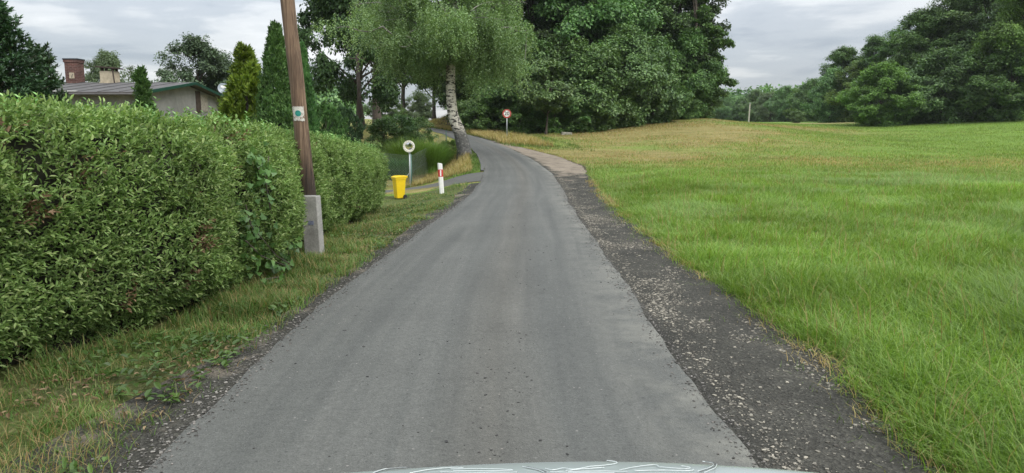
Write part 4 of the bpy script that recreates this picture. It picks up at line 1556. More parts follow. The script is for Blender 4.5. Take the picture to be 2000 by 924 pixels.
FAR = [(1585, 165, 1.25, 'low_a', 'oak', 'far dark tree just left of the right hand woods'),
       (1560, 175, 1.2, 'low_b', 'light_tree', 'far light green tree left of the pale meadow strip'),
       (1533, 180, 1.15, 'low_a', 'alder', 'far greyish tree above the small round bush'),
       (1503, 190, 1.2, 'low_b', 'willow', 'far pale willow like tree'),
       (1475, 200, 1.15, 'low_a', 'alder', 'far tree just right of the concrete post'),
       (1448, 210, 1.15, 'low_b', 'oak', 'far tree just left of the concrete post'),
       (1420, 220, 1.1, 'low_a', 'alder', 'far tree low beside the end of the wood'),
       (1395, 225, 1.05, 'low_b', 'light_tree', 'far light tree touching the end of the wood'),
       (1603, 150, 1.15, 'low_b', 'oak', 'far dark tree beside the bushy near end of the line')]
for px, Y, s, key, m, lab in FAR:
    put('far_tree', key, px, Y, s, m, lab, 'trees of the far line')
put('round_bush', 'bush_b', 1557, 118, 1.15, 'oak', 'small round bush standing alone at the far meadow edge', None, cat='bush')

# far-off forest that reads as one mass
def build_far_forest():
    r = np.random.default_rng(401)
    parts = []
    for k in range(150):
        Y = r.uniform(235, 330)
        px = r.uniform(1180, 1720)
        c = gp(px, Y)
        h = r.uniform(7.5, 11.5) * (1 + .25 * sstep(1450, 1650, px))
        w = r.uniform(2., 3.6)
        n = 420
        t = r.random(n)
        spiky = r.random() < .25
        env = (1 - t) ** .8 if spiky else np.sin(PI * np.clip(t * .9 + .1, 0, 1)) ** .5
        a = r.random(n) * 2 * PI
        P = np.array(c) + rows(w * env * np.cos(a), w * env * np.sin(a), h * (1.15 if spiky else 1) * t) + r.normal(0, .35, (n, 3))
        parts.append(leaf_geo(P, r.normal(0, 1, (n, 3)), rows(np.cos(a), np.sin(a), 0 * a + .9) + r.normal(0, .4, (n, 3)), r.uniform(.7, 1.5, n), r.uniform(.5, 1., n), .3))
    V, F = join(parts)
    tag(link('distant_forest', np_mesh('distant_forest', V, F), M['alder']), 'distant forest along the horizon behind the far tree line', None, None, 'stuff')
    parts = []
    for k in range(30):
        Y = r.uniform(110, 170); px = r.uniform(480, 700)
        c = gp(px, Y); h = r.uniform(3, 5); w = r.uniform(2, 3.4); n = 300
        t = r.random(n); a = r.random(n) * 2 * PI
        env = np.sin(PI * np.clip(t * .9 + .1, 0, 1)) ** .5
        P = np.array(c) + rows(w * env * np.cos(a), w * env * np.sin(a), h * t) + r.normal(0, .3, (n, 3))
        parts.append(leaf_geo(P, r.normal(0, 1, (n, 3)), rows(np.cos(a), np.sin(a), 0 * a + .9) + r.normal(0, .4, (n, 3)), r.uniform(.5, 1.1, n), r.uniform(.4, .8, n), .3))
    V, F = join(parts)
    tag(link('distant_thicket', np_mesh('distant_thicket', V, F), M['alder']), 'distant thicket seen through gaps below the birch', None, None, 'stuff')


build_far_forest()


# dead forked branch at the right wood edge
def build_dead_tree():
    b = gp(1685, 120)
    root = empty('dead_tree', b)
    tag(root, 'bare grey dead tree with a forked top among the light green leaves', 'tree')
    o = np.array(b)
    q = lambda px, py: np.array(at(px, py, 120)) - o
    mb = MB()
    p0, p1 = np.zeros(3), q(1686, 172)
    mb.tube([p0, p1 * .5, p1], [.3, .26, .2], 7)
    for e in ((1697, 152), (1670, 158), (1682, 150)):
        m_ = (p1 + q(*e)) / 2 + np.array([0, 0, .2])
        mb.tube([p1, m_, q(*e)], [.17, .12, .05], 6)
    mb.build('trunk', M['galv'], root, True)


build_dead_tree()


# ------------------------------------------------------------------ the birch by the lane
def build_birch():
    r = np.random.default_rng(501)
    Y = 34.0
    base = gp(908, Y, -.12)
    root = empty('birch_tree', base)
    tag(root, 'large white barked weeping birch standing at the inside of the bend', 'tree')
    o = np.array(base)
    q = lambda px, py, dy=0.: np.array(at(px, py, Y + dy)) - o
    tp = np.array([[0, 0, -.1], q(906, 290), q(901, 268), q(893, 246), q(885, 228), q(882, 205), q(880, 178), q(880, 140), q(882, 100, .1), q(888, 50, .2), q(893, 0, .2), q(890, -60, .1), q(884, -140, 0), q(880, -220, 0)])
    tr = np.array([.42, .34, .305, .275, .255, .24, .225, .215, .21, .18, .15, .12, .08, .03])
    # resample smoothly
    s = np.linspace(0, 1, len(tp)); s2 = np.linspace(0, 1, 40)
    tps_ = np.stack([np.interp(s2, s, tp[:, i]) for i in range(3)], -1)
    trs = np.interp(s2, s, tr)
    for _ in range(2):
        tps_[1:-1] = (tps_[:-2] + 2 * tps_[1:-1] + tps_[2:]) / 4
    link('trunk', np_mesh('trunk', *tube_np(tps_, trs, 14), True), M['birch_bark'], root)
    # limbs
    limbs, tips = [], []
    ends = [(835, 60, -1.0, 130, .11), (740, 20, .5, 100, .10), (700, 60, -1.5, 120, .09), (790, -60, 1., 60, .09), (960, 60, -1., 90, .085), (1010, 10, .8, 60, .085), (1030, 60, -.5, 100, .075), (920, -80, -1.5, 10, .08), (850, -160, 1., -40, .07), (960, -140, .5, -20, .07), (760, -90, -1, 20, .07),
            (690, 10, 1.5, 70, .07), (1000, -60, 1.6, 20, .07), (870, 30, -2.8, 110, .08), (930, 20, -2.5, 100, .07), (800, 40, 2.8, 110, .07), (940, 60, 2.8, 110, .07), (980, 105, -.8, 128, .06), (780, 90, -1.8, 138, .06)]
    for px, py, dy, ys_y, r0 in ends:
        e = q(px, py, dy)
        zt = q(880, ys_y)[2]
        k = np.argmin(np.abs(tps_[:, 2] - zt))
        b = tps_[k]
        mid = b * .5 + e * .5 + np.array([0, 0, .9])
        t = np.linspace(0, 1, 9)[:, None]
        pts = b * (1 - t) ** 2 + 2 * mid * t * (1 - t) + e * t ** 2
        pts[1:-1] += r.normal(0, .06, (7, 3))
        limbs.append(tube_np(pts, np.linspace(r0, .02, 9), 6))
        tips += [pts[i] for i in range(2, 9)]
        for z in range(4):
            i = r.integers(3, 9)
            d = unit(np.array([r.normal(0, 1), r.normal(0, 1), r.normal(.1, .4)]))
            e2 = pts[i] + d * r.uniform(.8, 1.8)
            m2 = (pts[i] + e2) / 2 + np.array([0, 0, .2])
            p2 = pts[i] * (1 - t[::2]) ** 2 + 2 * m2 * t[::2] * (1 - t[::2]) + e2 * t[::2] ** 2
            limbs.append(tube_np(p2, np.linspace(.025, .008, 5), 4))
            tips += [p2[k_] for k_ in range(1, 5)]
    link('limb', np_mesh('limb', *join(limbs), True), M['birch_limb'], root)
    tips = np.array(tips)
    # weeping strands
    ns = 4700
    ncl = 300
    cc = tips[r.integers(0, len(tips), ncl)] + r.normal(0, .5, (ncl, 3)) * np.array([1, 1, .5])
    cl_ = r.integers(0, ncl, ns)
    st = cc[cl_] + r.normal(0, .24, (ns, 3)) * np.array([1, 1, .8])
    extra = r.random(ns) < .25
    ln = r.uniform(.7, 1.25, ns) * r.uniform(.5, 2.1, ncl)[cl_]
    # keep the lower trunk in view and the crown foot ragged
    zc_ = q(880, 205)[2]
    X = st[:, 0] - np.interp(st[:, 2], tps_[:, 2], tps_[:, 0])
    infront = (np.abs(X) < .75) & (st[:, 1] < .6)
    zmin = np.where(infront, q(880, 128)[2], q(880, 196)[2] + .5 * r.normal(0, 1, ns))
    zmin = np.where((st[:, 0] > 2.0) & (st[:, 0] < 3.6), q(880, 222)[2] + .35 * r.normal(0, 1, ns), zmin)
    ln = np.minimum(ln, np.maximum(st[:, 2] - zmin, 0))
    ok = ln > .25
    st, ln = st[ok], ln[ok]
    ns = len(st)
    sway = r.normal(0, .18, (ns, 2))
    P, A, NN, LL = [], [], [], []
    k = 52
    for i in range(k):
        t = (i + r.random(ns)) / k
        use = r.random(ns) < np.clip(ln / 1.6, .3, 1)
        p = st.copy()
        p[:, :2] += sway * (t * ln)[:, None] + r.normal(0, .05, (ns, 2))
        p[:, 2] -= t * ln
        a = r.random(ns) * 2 * PI
        P.append(p[use]); A.append(rows(np.cos(a) * .7, np.sin(a) * .7, -.6 + 0 * a)[use])
        NN.append((rows(np.cos(a), np.sin(a), .8 + 0 * a) + r.normal(0, .4, (ns, 3)))[use])
        LL.append(r.uniform(.055, .10, use.sum()))
    P, A, NN, LL = map(np.concatenate, (P, A, NN, LL))
    print('birch leaves', len(P))
    link('crown', np_mesh('crown', *leaf_geo(P, A, NN, LL, LL * .72, .3)), M['birch'], root)


build_birch()


# broom and grasses by the fence
def build_broom(px, Y, h, w, n, label, m='broom'):
    r = np.random.default_rng(int(px))
    b = gp(px, Y)
    root = empty('broom_shrub', b)
    tag(root, label, 'shrub', 'broom shrubs along the garden fence')
    a = r.random(n) * 2 * PI
    rad = w * .5 * r.random(n) ** .6
    P = rows(rad * np.cos(a) * .7, rad * np.sin(a) * .7, 0 * a)
    P[:, 2] = 0
    V, F = blades(P, h * r.uniform(.5, 1.05, n) * (1 - .3 * (rad / w)), r.uniform(.016, .03, n), r.uniform(.15, .75, n), a + r.normal(0, .5, n), 3)
    link('stems', np_mesh('stems', V, F), M[m], root)


build_broom(802, 33, 2.1, 2.2, 4200, 'bright green broom shrub just behind the traffic mirror')
build_broom(834, 33.5, 1.9, 2.2, 4200, 'bright green broom shrub above the striped marker post')
build_broom(858, 35.5, 1.2, 1.5, 2400, 'smaller green broom shrub near the birch foot')
build_broom(780, 31.5, 1.2, 1.5, 2000, 'darker broom shrub behind the wire fence', 'thuja')


# ------------------------------------------------------------------ house
def build_house():
    root = empty('house', (-17.6, 39, 0))
    tag(root, 'low grey rendered house with a shallow dark roof and green gable trim', 'house')
    X1, X0, Y0, Y1, YM = 0.0, -13.0, -5.0, 5.2, .4
    ze, zp = 3.30, 4.02
    mb = MB()
    # walls with gable ends
    prof = [(Y0, -.4), (Y1, -.4), (Y1, ze), (YM, zp - .06), (Y0, ze)]
    v = [(X1, y, z) for y, z in prof] + [(X0, y, z) for y, z in prof]
    f = [(0, 1, 2, 3, 4), (9, 8, 7, 6, 5)] + [(i, (i + 1) % 5, 5 + (i + 1) % 5, 5 + i) for i in range(5)]
    mb.add(v, f)
    mb.build('wall', M['plaster'], root)
    # roof slabs
    rb = MB()
    t, oh, og = .10, .45, .40
    for ya, za, sgn in ((Y0 - oh, ze - .06, 1), (Y1 + oh, ze - .05, -1)):
        pts = [(ya, za + .02), (YM, zp + .02), (YM, zp + t + .02), (ya, za + t + .02)]
        v = [(X1 + og, y, z) for y, z in pts] + [(X0 - og, y, z) for y, z in pts]
        rb.add(v, [(0, 1, 2, 3), (7, 6, 5, 4)] + [(i, (i + 1) % 4, 4 + (i + 1) % 4, 4 + i) for i in range(4)])
    roof = rb.build('roof', M['roof'], root)
    # seams of the roofing felt
    sb = MB()
    for k in range(13):
        x = X1 - .6 - k
        sb.tube([(x, Y0 - oh, ze + .075), (x, YM, zp + .135)], .014, 5)
    sb.build('seam', M['roof'], roof)
    # green gable boards
    fb = MB()
    for ya, za in ((Y0 - oh - .02, ze - .06), (Y1 + oh + .02, ze - .05)):
        pts = [(ya, za - .02), (YM, zp + .0), (YM, zp + .14), (ya, za + .14)]
        v = [(X1 + og + .003, y, z) for y, z in pts] + [(X1 + og + .04, y, z) for y, z in pts]
        fb.add(v, [(0, 1, 2, 3), (7, 6, 5, 4)] + [(i, (i + 1) % 4, 4 + (i + 1) % 4, 4 + i) for i in range(4)])
    fb.build('gable_board', M['green_fascia'], root)
    gb = MB()
    gb.box(X0, X1 + og, Y0 - oh - .06, Y0 - oh - .003, ze - .08, ze + .05)
    gb.build('eaves_board', M['dark_wood'], root)
    gu = MB()
    gu.tube([(X0, Y0 - oh - .12, ze - .03), (X1 + og, Y0 - oh - .12, ze - .05)], .06, 8)
    gu.build('gutter', M['roof'], root)
    fl = MB()
    fl.box(-5.2, -2.6, Y0 - oh - .02, Y0 - oh + .25, ze + .08, ze + .11)
    fl.build('flashing', M['white_paint'], roof)
    # dark slot and brick patch on the gable
    wb = MB()
    wb.box(.002, .05, 1.2, 1.75, 2.55, 3.72)
    wb.build('vent_slot', M['dark_wood'], root)
    wb = MB()
    wb.box(.003, .03, 1.8, 2.7, 2.62, 3.55)
    wb.build('patch', plain('rough patch of cement', (.28, .26, .22), .95, var=.3, scale=8), root)
    # brick chimney
    ch = MB()
    cx = -23.55 + 17.6
    ch.box(cx - .34, cx + .34, -.15, .45, 3.6, 5.16)
    ch.box(cx - .38, cx + .38, -.19, .49, 5.16, 5.30)
    c1 = ch.build('chimney', M['brick'], roof)
    c1['label'] = 'red brick chimney with a pale patch'
    pb = MB(); pb.box(cx - .12, cx + .14, -.165, -.152, 4.32, 4.62)
    pt = pb.build('patch', M['beige'], roof)
    pb = MB(); pb.box(cx - .02, cx + .01, -.172, -.167, 4.36, 4.55, top=(cx + .05, cx + .08, -.172, -.167))
    pb.build('patch_mark', M['black_paint'], roof)
    pb = MB(); pb.box(cx - .40, cx + .40, -.21, .51, 5.302, 5.36)
    pb.build('chimney_cap', M['black_paint'], roof)
    # beige chimney with slab lid
    cx = -21.75 + 17.6
    ch = MB()
    ch.box(cx - .38, cx + .36, 0, .6, 3.7, 4.72)
    ch.box(cx - .42, cx + .40, -.04, .64, 3.72, 4.12)
    c2 = ch.build('chimney', M['beige'], roof)
    c2['label'] = 'beige rendered chimney under a crooked slab'
    lb = MB()
    Mx = Matrix.Translation((cx, .30, 4.87)) @ Matrix.Rotation(R(4), 4, 'Y')
    lb.box(-.52, .52, -.46, .46, 0, .07, Mx)
    for sx in (-.28, .28):
        for sy in (-.2, .2):
            lb.box(cx + sx - .05, cx + sx + .05, .30 + sy - .05, .30 + sy + .05, 4.71, 4.90)
    lb.build('chimney_lid', M['dark_wood'], roof)
    vb = MB()
    vb.tube([(cx + .55, -.25, 3.6), (cx + .46, -.25, 4.75)], .035, 7)
    vb.build('vent_pipe', M['dark_wood'], roof)
    return root


build_house()


def build_dish():
    c = at(436, 173, 43.4)
    root = empty('satellite_dish', (c.x, c.y, c.z))
    tag(root, 'pale grey satellite dish at the right eave of the house', 'satellite dish')
    Mx = Matrix.Rotation(R(20), 4, 'Z') @ Matrix.Rotation(R(78), 4, 'X')
    mb = MB()
    mb.lathe([(.001, .0), (.12, .008), (.22, .03), (.30, .062), (.312, .062), (.30, .045), (.12, -.008), (.001, -.012)], 28, Mx)
    mb.build('reflector', M['dish'], root, True)
    mb = MB()
    mb.tube([Mx @ Vector((0, -.28, .05)), Mx @ Vector((0, -.1, .36))], .012, 6)
    mb.box(-.04, .04, -.12, -.05, .34, .42, Mx)
    mb.build('feed_arm', M['galv'], root)
    mb = MB()
    mb.tube([Mx @ Vector((0, 0, -.02)), (0, .15, -.1), (0, .15, -.9)], .025, 7)
    mb.build('mast', M['galv'], root)
    mb = MB()
    mb.box(-.14, .16, .04, .17, .040, .044, Mx)
    mb.build('label_patch', M['white_paint'], root)


build_dish()


# ------------------------------------------------------------------ poles
def build_pole():
    Y = 9.95
    b = gp(618, Y)
    root = empty('utility_pole', b)
    tag(root, 'leaning brown wooden pole on a concrete stub in front of the hedge', 'utility pole')
    o = Vector(b)
    q = lambda px, py, dy=0.: at(px, py, Y + dy) - o
    p_lo, p_hi = q(602.5, 378, .16), q(562, 0, .16)
    d = (p_hi - p_lo) / (p_hi.z - p_lo.z)
    pts, rad = [], []
    for k in range(22):
        z = .12 + k * .38
        pts.append(p_lo + d * (z - p_lo.z) + Vector((.006 * math.sin(k * 1.3), 0, 0)))
        rad.append((.108 - .0035 * k * .38) * (1 + .02 * math.sin(k * 2.1)))
    mb = MB()
    mb.tube(pts, rad, 18)
    shaft = mb.build('shaft', M['wood'], root, True)
    # concrete stub, slightly tilted
    mb = MB()
    t0, t1 = q(606, 382), q(616, 520)
    dx = t0.x - t1.x
    ta = t0.z
    mb.box(-.125, .125, -.09, .05, -.35, ta, top=(-.125 + dx * 1.2, .115 + dx * 1.2, -.085, .05))
    stub = mb.build('concrete_stub', M['concrete'], root, bevel=.012)
    stub.rotation_euler = (0, 0, R(-13))
    # iron bands
    mb = MB()
    for z in (.38, .78):
        mb = MB()
        c = p_lo + d * (z - p_lo.z)
        mb.tube([(c.x + .117 * math.cos(a), c.y + .117 * math.sin(a), z) for a in np.linspace(0, 2 * PI, 20)], .006, 5, False)
        mb.build('band', M['dark_wood'], root)
    # painted trail mark: pale square with a teal dot, wrapped on the wood
    def wrap(name, zc, hh, half, r_add, m, shape, ctr=-PI / 2 + .05):
        vs_, fs_ = [], []
        na, nz = 13, 13
        rr = random.Random(3)
        for i in range(nz):
            for j in range(na):
                u, w_ = j / (na - 1) * 2 - 1, i / (nz - 1) * 2 - 1
                if shape == 'disc':
                    su, sw = u * math.sqrt(1 - w_ * w_ / 2), w_ * math.sqrt(1 - u * u / 2)
                else:
                    su, sw = u, w_
                    if abs(u) == 1: su *= rr.uniform(.86, 1.)
                    if abs(w_) == 1: sw *= rr.uniform(.88, 1.)
                z = zc + sw * hh
                c = p_lo + d * (z - p_lo.z)
                a = ctr + su * half
                rad_ = .112 - .0035 * z + r_add
                vs_.append((c.x + rad_ * math.cos(a), c.y + rad_ * math.sin(a), z))
        for i in range(nz - 1):
            for j in range(na - 1):
                fs_.append((i * na + j, i * na + j + 1, (i + 1) * na + j + 1, (i + 1) * na + j))
        b_ = MB(); b_.add(vs_, fs_)
        return b_.build(name, m, root, True)
    zc = q(582, 222).z
    wrap('trail_mark', zc, .105, .85, .002, M['white_patch'], 'sq')
    wrap('trail_dot', zc + .005, .042, .38, .006, M['teal'], 'disc')
    mb = MB()
    rr = random.Random(9)
    mb.box(-.05, .03, -.094, -.0915, .46, .515)
    sc = mb.build('paint_smear', M['blue_paint'], root)
    sc.rotation_euler = stub.rotation_euler
    return root


def mat_flaky():
    m, t, b = new_mat('flaking white paint on wood')
    c = coord(t)
    n = noise(t, c, 28, 5, .7)
    t.links.new(ramp(t, n, [(.40, (.16, .10, .06)), (.46, (.45, .43, .38)), (.7, (.58, .56, .5))]), b.inputs['Base Color'])
    b.inputs['Roughness'].default_value = .8
    return m


M['white_patch'] = mat_flaky()
build_pole()


def build_far_pole():
    Y = 39
    b = gp(705, Y)
    root = empty('utility_pole', b)
    tag(root, 'thin dark far pole behind the hedge in front of the dark oak', 'utility pole')
    h = at(703, 105, Y).z - b.z
    mb = MB()
    mb.tube([(0, 0, -.2), (-.02, 0, h * .5), (-.06, 0, h)], [.115, .10, .085], 12)
    mb.build('shaft', M['dark_wood'], root, True)
    mb = MB()
    mb.tube([(-.5, 0, h - .25), (.4, 0, h - .25)], .035, 6)
    mb.build('crossarm', M['dark_wood'], root)


build_far_pole()


def build_post():
    Y = 88
    b = gp(1462, Y)
    root = empty('concrete_post', b)
    tag(root, 'thin pale concrete post standing alone at the far edge of the meadow', 'post')
    h = at(1464, 202, Y).z - b.z
    mb = MB()
    mb.box(-.08, .07, -.08, .08, -.3, h, top=(.0, .12, -.06, .06))
    mb.build('shaft', plain('pale concrete', (.40, .375, .32), .9, var=.1), root)
    mb = MB()
    mb.box(-.04, .17, -.10, .10, h + .002, h + .07)
    mb.build('cap', M['galv'], root)


build_post()


def build_block():
    p = gp(1106, 54.5)
    o = MB()
    o.box(-.42, .42, -.22, .22, -.1, .17, top=(-.38, .40, -.18, .2))
    ob = o.build('concrete_block', plain('lichened pale concrete', (.22, .21, .165), .95, var=.3, scale=8), None, bevel=.03)
    ob.location = p + Vector((0, 0, .03))
    ob.rotation_euler = (R(2), R(3), R(8))
    tag(ob, 'low pale concrete block lying in the grass before the wood', 'block')


build_block()


# ------------------------------------------------------------------ roadside furniture
def disc(mb, r, y0, y1, n=40, z=0., x=0.):
    Mx = Matrix.Translation((x, 0, z)) @ Matrix.Rotation(R(90), 4, 'X')
    mb.lathe([(r, -y0), (r, -y1)], n, Mx)


def ring(mb, r0, r1, y0, y1, n=48, z=0.):
    vs_, fs_ = [], []
    for k in range(n):
        a = 2 * PI * k / n
        for r, y in ((r0, y0), (r1, y0), (r1, y1), (r0, y1)):
            vs_.append((r * math.cos(a), y, z + r * math.sin(a)))
    for k in range(n):
        k2 = (k + 1) % n
        for e in range(4):
            fs_.append((k * 4 + e, k * 4 + (e + 1) % 4, k2 * 4 + (e + 1) % 4, k2 * 4 + e))
    mb.add(vs_, fs_)


def text_mesh(name, s, size, m, parent, loc, rot):
    cu = bpy.data.curves.new(name, 'FONT')
    cu.body = s; cu.size = size; cu.align_x = 'CENTER'; cu.align_y = 'CENTER'; cu.extrude = .001; cu.offset = size * .016
    t = bpy.data.objects.new(name, cu)
    COL.objects.link(t)
    dg = bpy.context.evaluated_depsgraph_get()
    me = bpy.data.meshes.new_from_object(t.evaluated_get(dg))
    bpy.data.objects.remove(t)
    me.materials.clear()
    o = link(name, me, m, parent)
    o.location = loc; o.rotation_euler = rot
    return o


def build_sign():
    Y = 50
    b = gp(990, Y)
    root = empty('speed_limit_sign', b, R(2))
    tag(root, 'round red rimmed speed limit sign reading 20 on a thin grey post', 'road sign')
    zc = at(989, 222, Y).z - b.z
    r = 8.6 / F_PX * Y
    mb = MB()
    mb.tube([(0, .04, -.3), (0, .04, zc + r * .7)], .034, 10)
    mb.build('post', M['galv'], root, True)
    mb = MB()
    disc(mb, r, .0, .006, 48, zc)
    plate = mb.build('sign_plate', M['galv'], root)
    mb = MB(); ring(mb, r * .70, r * .985, -.004, -.001, 48, zc)
    mb.build('rim', M['sign_red'], plate)
    mb = MB(); disc(mb, r * .70, -.003, -.001, 48, zc)
    mb.build('face', M['white_paint'], plate)
    text_mesh('number', '20', r * 1.18, M['black_paint'], plate, (0, -.005, zc), (R(90), 0, 0))
    mb = MB()
    for z in (zc - r * .4, zc + r * .4):
        mb = MB()
        mb.box(-.06, .06, .008, .05, z - .02, z + .02)
        mb.build('clamp', M['galv'], root)


build_sign()


def build_mirror():
    Y = 28.2
    b = gp(800.5, Y)
    root = empty('traffic_mirror', b, R(-6))
    tag(root, 'round convex traffic mirror with a white rim on a thin post by the fence', 'traffic mirror')
    zc = at(799, 286, Y).z - b.z
    r = 11.4 / F_PX * Y
    mb = MB()
    mb.tube([(0, .07, -.3), (0, .07, zc)], .028, 10)
    mb.build('post', M['galv'], root, True)
    mb = MB()
    ring(mb, r * .69, r, -.035, .02, 44, zc)
    rim = mb.build('rim', plain('cream mirror rim', (.70, .68, .58), .5, var=.06), root, bevel=.006)
    mb = MB()
    studm = plain('brown reflector stud', (.20, .10, .05), .4)
    for k in range(14):
        a = 2 * PI * (k + .5) / 14
        Mx = Matrix.Translation((r * .845 * math.cos(a), -.038, zc + r * .845 * math.sin(a))) @ Matrix.Rotation(R(90), 4, 'X')
        mb.lathe([(r * .045, -.002), (r * .045, .003)], 8, Mx)
        mb.build('reflector_stud', studm, rim)
        mb = MB()
    mb = MB()
    Mx = Matrix.Translation((0, -.005, zc)) @ Matrix.Rotation(R(90 + 7), 4, 'X')
    R0 = r * .71
    mb.lathe([(R0 * math.sin(a) / math.sin(.28), (math.cos(a) - math.cos(.28)) * R0 / math.sin(.28) + .0) for a in np.linspace(.28, .005, 14)], 44, Mx)
    mb.build('mirror_glass', M['mirror'], root, True)
    mb = MB(); disc(mb, r * .98, .021, .05, 40, zc)
    mb.build('back_shell', plain('grey mirror back', (.25, .25, .24), .6), root)


build_mirror()


def build_bin():
    Y = 23.0
    b = gp(780, Y)
    root = empty('wheelie_bin', b, R(-58))
    tag(root, 'yellow plastic wheelie bin with black wheels beside the end of the hedge', 'wheelie bin')
    S = (48.5 / F_PX * Y) / 1.0
    root.scale = (S * .80, S * .80, S)
    mb = MB()
    # tapered body: front towards -Y, wheels at +Y side seen right
    mb.box(-.20, .20, -.19, .21, .05, .84, top=(-.255, .255, -.27, .27))
    body = mb.build('body', M['yellow'], root, bevel=.025)
    mb = MB()
    mb.box(-.275, .275, -.29, .29, .80, .87)
    mb.build('rim', M['yellow'], root, bevel=.012)
    mb = MB()
    v = []
    prof = [(-.315, .868), (-.30, .915), (-.12, .945), (.12, .955), (.27, .945), (.31, .90), (.31, .868)]
    for x in (-.295, .295):
        v += [(x, y, z) for y, z in prof]
    k = len(prof)
    mb.add(v, [tuple(range(k)), tuple(range(2 * k - 1, k - 1, -1))] + [(i, (i + 1) % k, k + (i + 1) % k, k + i) for i in range(k)])
    lid = mb.build('lid', M['yellow'], root, bevel=.012)
    mb = MB()
    for x in (-.2, .2):
        mb.box(x - .03, x + .03, .30, .37, .86, .95)
    mb.tube([(-.24, .36, .93), (.24, .36, .93)], .02, 8)
    mb.build('handle', M['yellow'], root, bevel=.006)
    for x in (-.235, .235):
        mb = MB()
        Mx = Matrix.Translation((x, .22, .10)) @ Matrix.Rotation(R(90), 4, 'Y')
        mb.lathe([(.05, -.028), (.095, -.028), (.10, -.02), (.10, .02), (.095, .028), (.05, .028)], 24, Mx)
        wh = mb.build('wheel', M['rubber'], root, True)
        mb = MB()
        Mx2 = Matrix.Translation((x, .22, .10)) @ Matrix.Rotation(R(90), 4, 'Y')
        mb.lathe([(.048, -.032), (.05, .032)], 16, Mx2)
        mb.build('hub', M['black_paint'], wh)
    mb = MB()
    mb.tube([(-.24, .22, .10), (.24, .22, .10)], .014, 8)
    mb.build('axle', M['galv'], root)


build_bin()


def build_delineator():
    Y = 22.0
    b = gp(863, Y)
    root = empty('marker_post', b, R(12))
    tag(root, 'white roadside marker post with a red band leaning beside the driveway', 'marker post')
    H = (378 - 319) / F_PX * Y * 1.0
    dx = at(858.5, 319, Y).x - at(862.5, 378, Y).x
    wd = .072

    def seg(z0, z1, grow, m, name, parent, slope=0.):
        mb = MB()
        f = lambda z: dx * z / H
        w_, t_ = wd + grow, .045 + grow
        # rounded triangular section
        pr = [(-w_, -t_ * .35), (-w_ * .55, -t_), (w_ * .55, -t_), (w_, -t_ * .35), (w_ * .35, t_), (-w_ * .35, t_)]
        v = []
        for z, s in ((z0, 0), (z1, slope)):
            for x, y in pr:
                v.append((x + f(z), y, z + s * (x / w_) + (s * -.3 * y / t_)))
        k = len(pr)
        mb.add(v, [tuple(range(k)), tuple(range(2 * k - 1, k - 1, -1))] + [(i, (i + 1) % k, k + (i + 1) % k, k + i) for i in range(k)])
        return mb.build(name, m, parent)
    body = seg(-.2, H, 0, M['white_paint'], 'body', root, -.012)
    band = seg(H * .56, H * .80, .003, M['red_paint'], 'band', root)
    mb = MB()
    zc = H * .68
    mb.box(-.020 + dx * .68, .020 + dx * .68, -.0535, -.049, zc - H * .10, zc + H * .10)
    mb.build('reflector', M['white_paint'], band)


build_delineator()


def build_fence():
    root = empty('wire_fence', gp(802, 28.6))
    tag(root, 'green chain link garden fence turning a corner beside the traffic mirror', 'fence')
    o = Vector(root.location)
    A, B = gp(700, 28.8), gp(804, 28.6)
    C, D = gp(847, 34.5), gp(872, 38)
    h = 1.28
    for k, p in enumerate((A, gp(752, 28.7), B, C, D)):
        mb = MB()
        l = p - o
        mb.tube([(l.x, l.y, l.z - .3), (l.x, l.y, l.z + h + .06)], .028, 8)
        mb.build('fence_post', M['green_metal'], root, True)
    mb = MB()
    l = B - o
    mb.tube([(l.x - .05, l.y, l.z + .62), (l.x - .62, l.y - .1, l.z - .05)], .018, 6)
    mb.build('brace', M['galv'], root)
    for P, Q in ((A, B), (B, C), (C, D)):
        V, F = [], []
        d = Q - P
        L = Vector((d.x, d.y, 0)).length
        nrm = Vector((-d.y, d.x, 0)).normalized()
        tdir = Vector((d.x, d.y, 0)).normalized()
        pitch, hw = .11, .003
        n = int(L / pitch)
        hz = int(h / pitch)

        def wire(s0, z0, s1, z1):
            pts = []
            for s, z in ((s0, z0), (s1, z1)):
                base = P.lerp(Q, s / L)
                pts.append(base + Vector((0, 0, z)) - o)
            dd = (pts[1] - pts[0]).normalized()
            sd = dd.cross(nrm).normalized() * hw
            for off in (nrm * hw, -nrm * hw):
                b_ = len(V)
                V.extend([tuple(pts[0] + sd + off), tuple(pts[0] - sd + off), tuple(pts[1] - sd + off), tuple(pts[1] + sd + off)])
                F.append((b_, b_ + 1, b_ + 2, b_ + 3))
        for i in range(-hz, n + 1):
            for sg in (0, 1):
                s0, s1 = i * pitch, i * pitch + h
                z0, z1 = 0., h
                if s0 < 0: z0, s0 = -s0, 0.
                if s1 > L: z1, s1 = h - (s1 - L), L
                if z1 - z0 < .05: continue
                if sg: wire(s0, z0, s1, z1)
                else: wire(L - s0, z0, L - s1, z1)
        for z in (.02, h * .5, h - .01):
            wire(0, z, L, z)
        me = np_mesh('wire_mesh', np.array(V), np.array(F))
        link('wire_mesh', me, M['wire'], root)


build_fence()


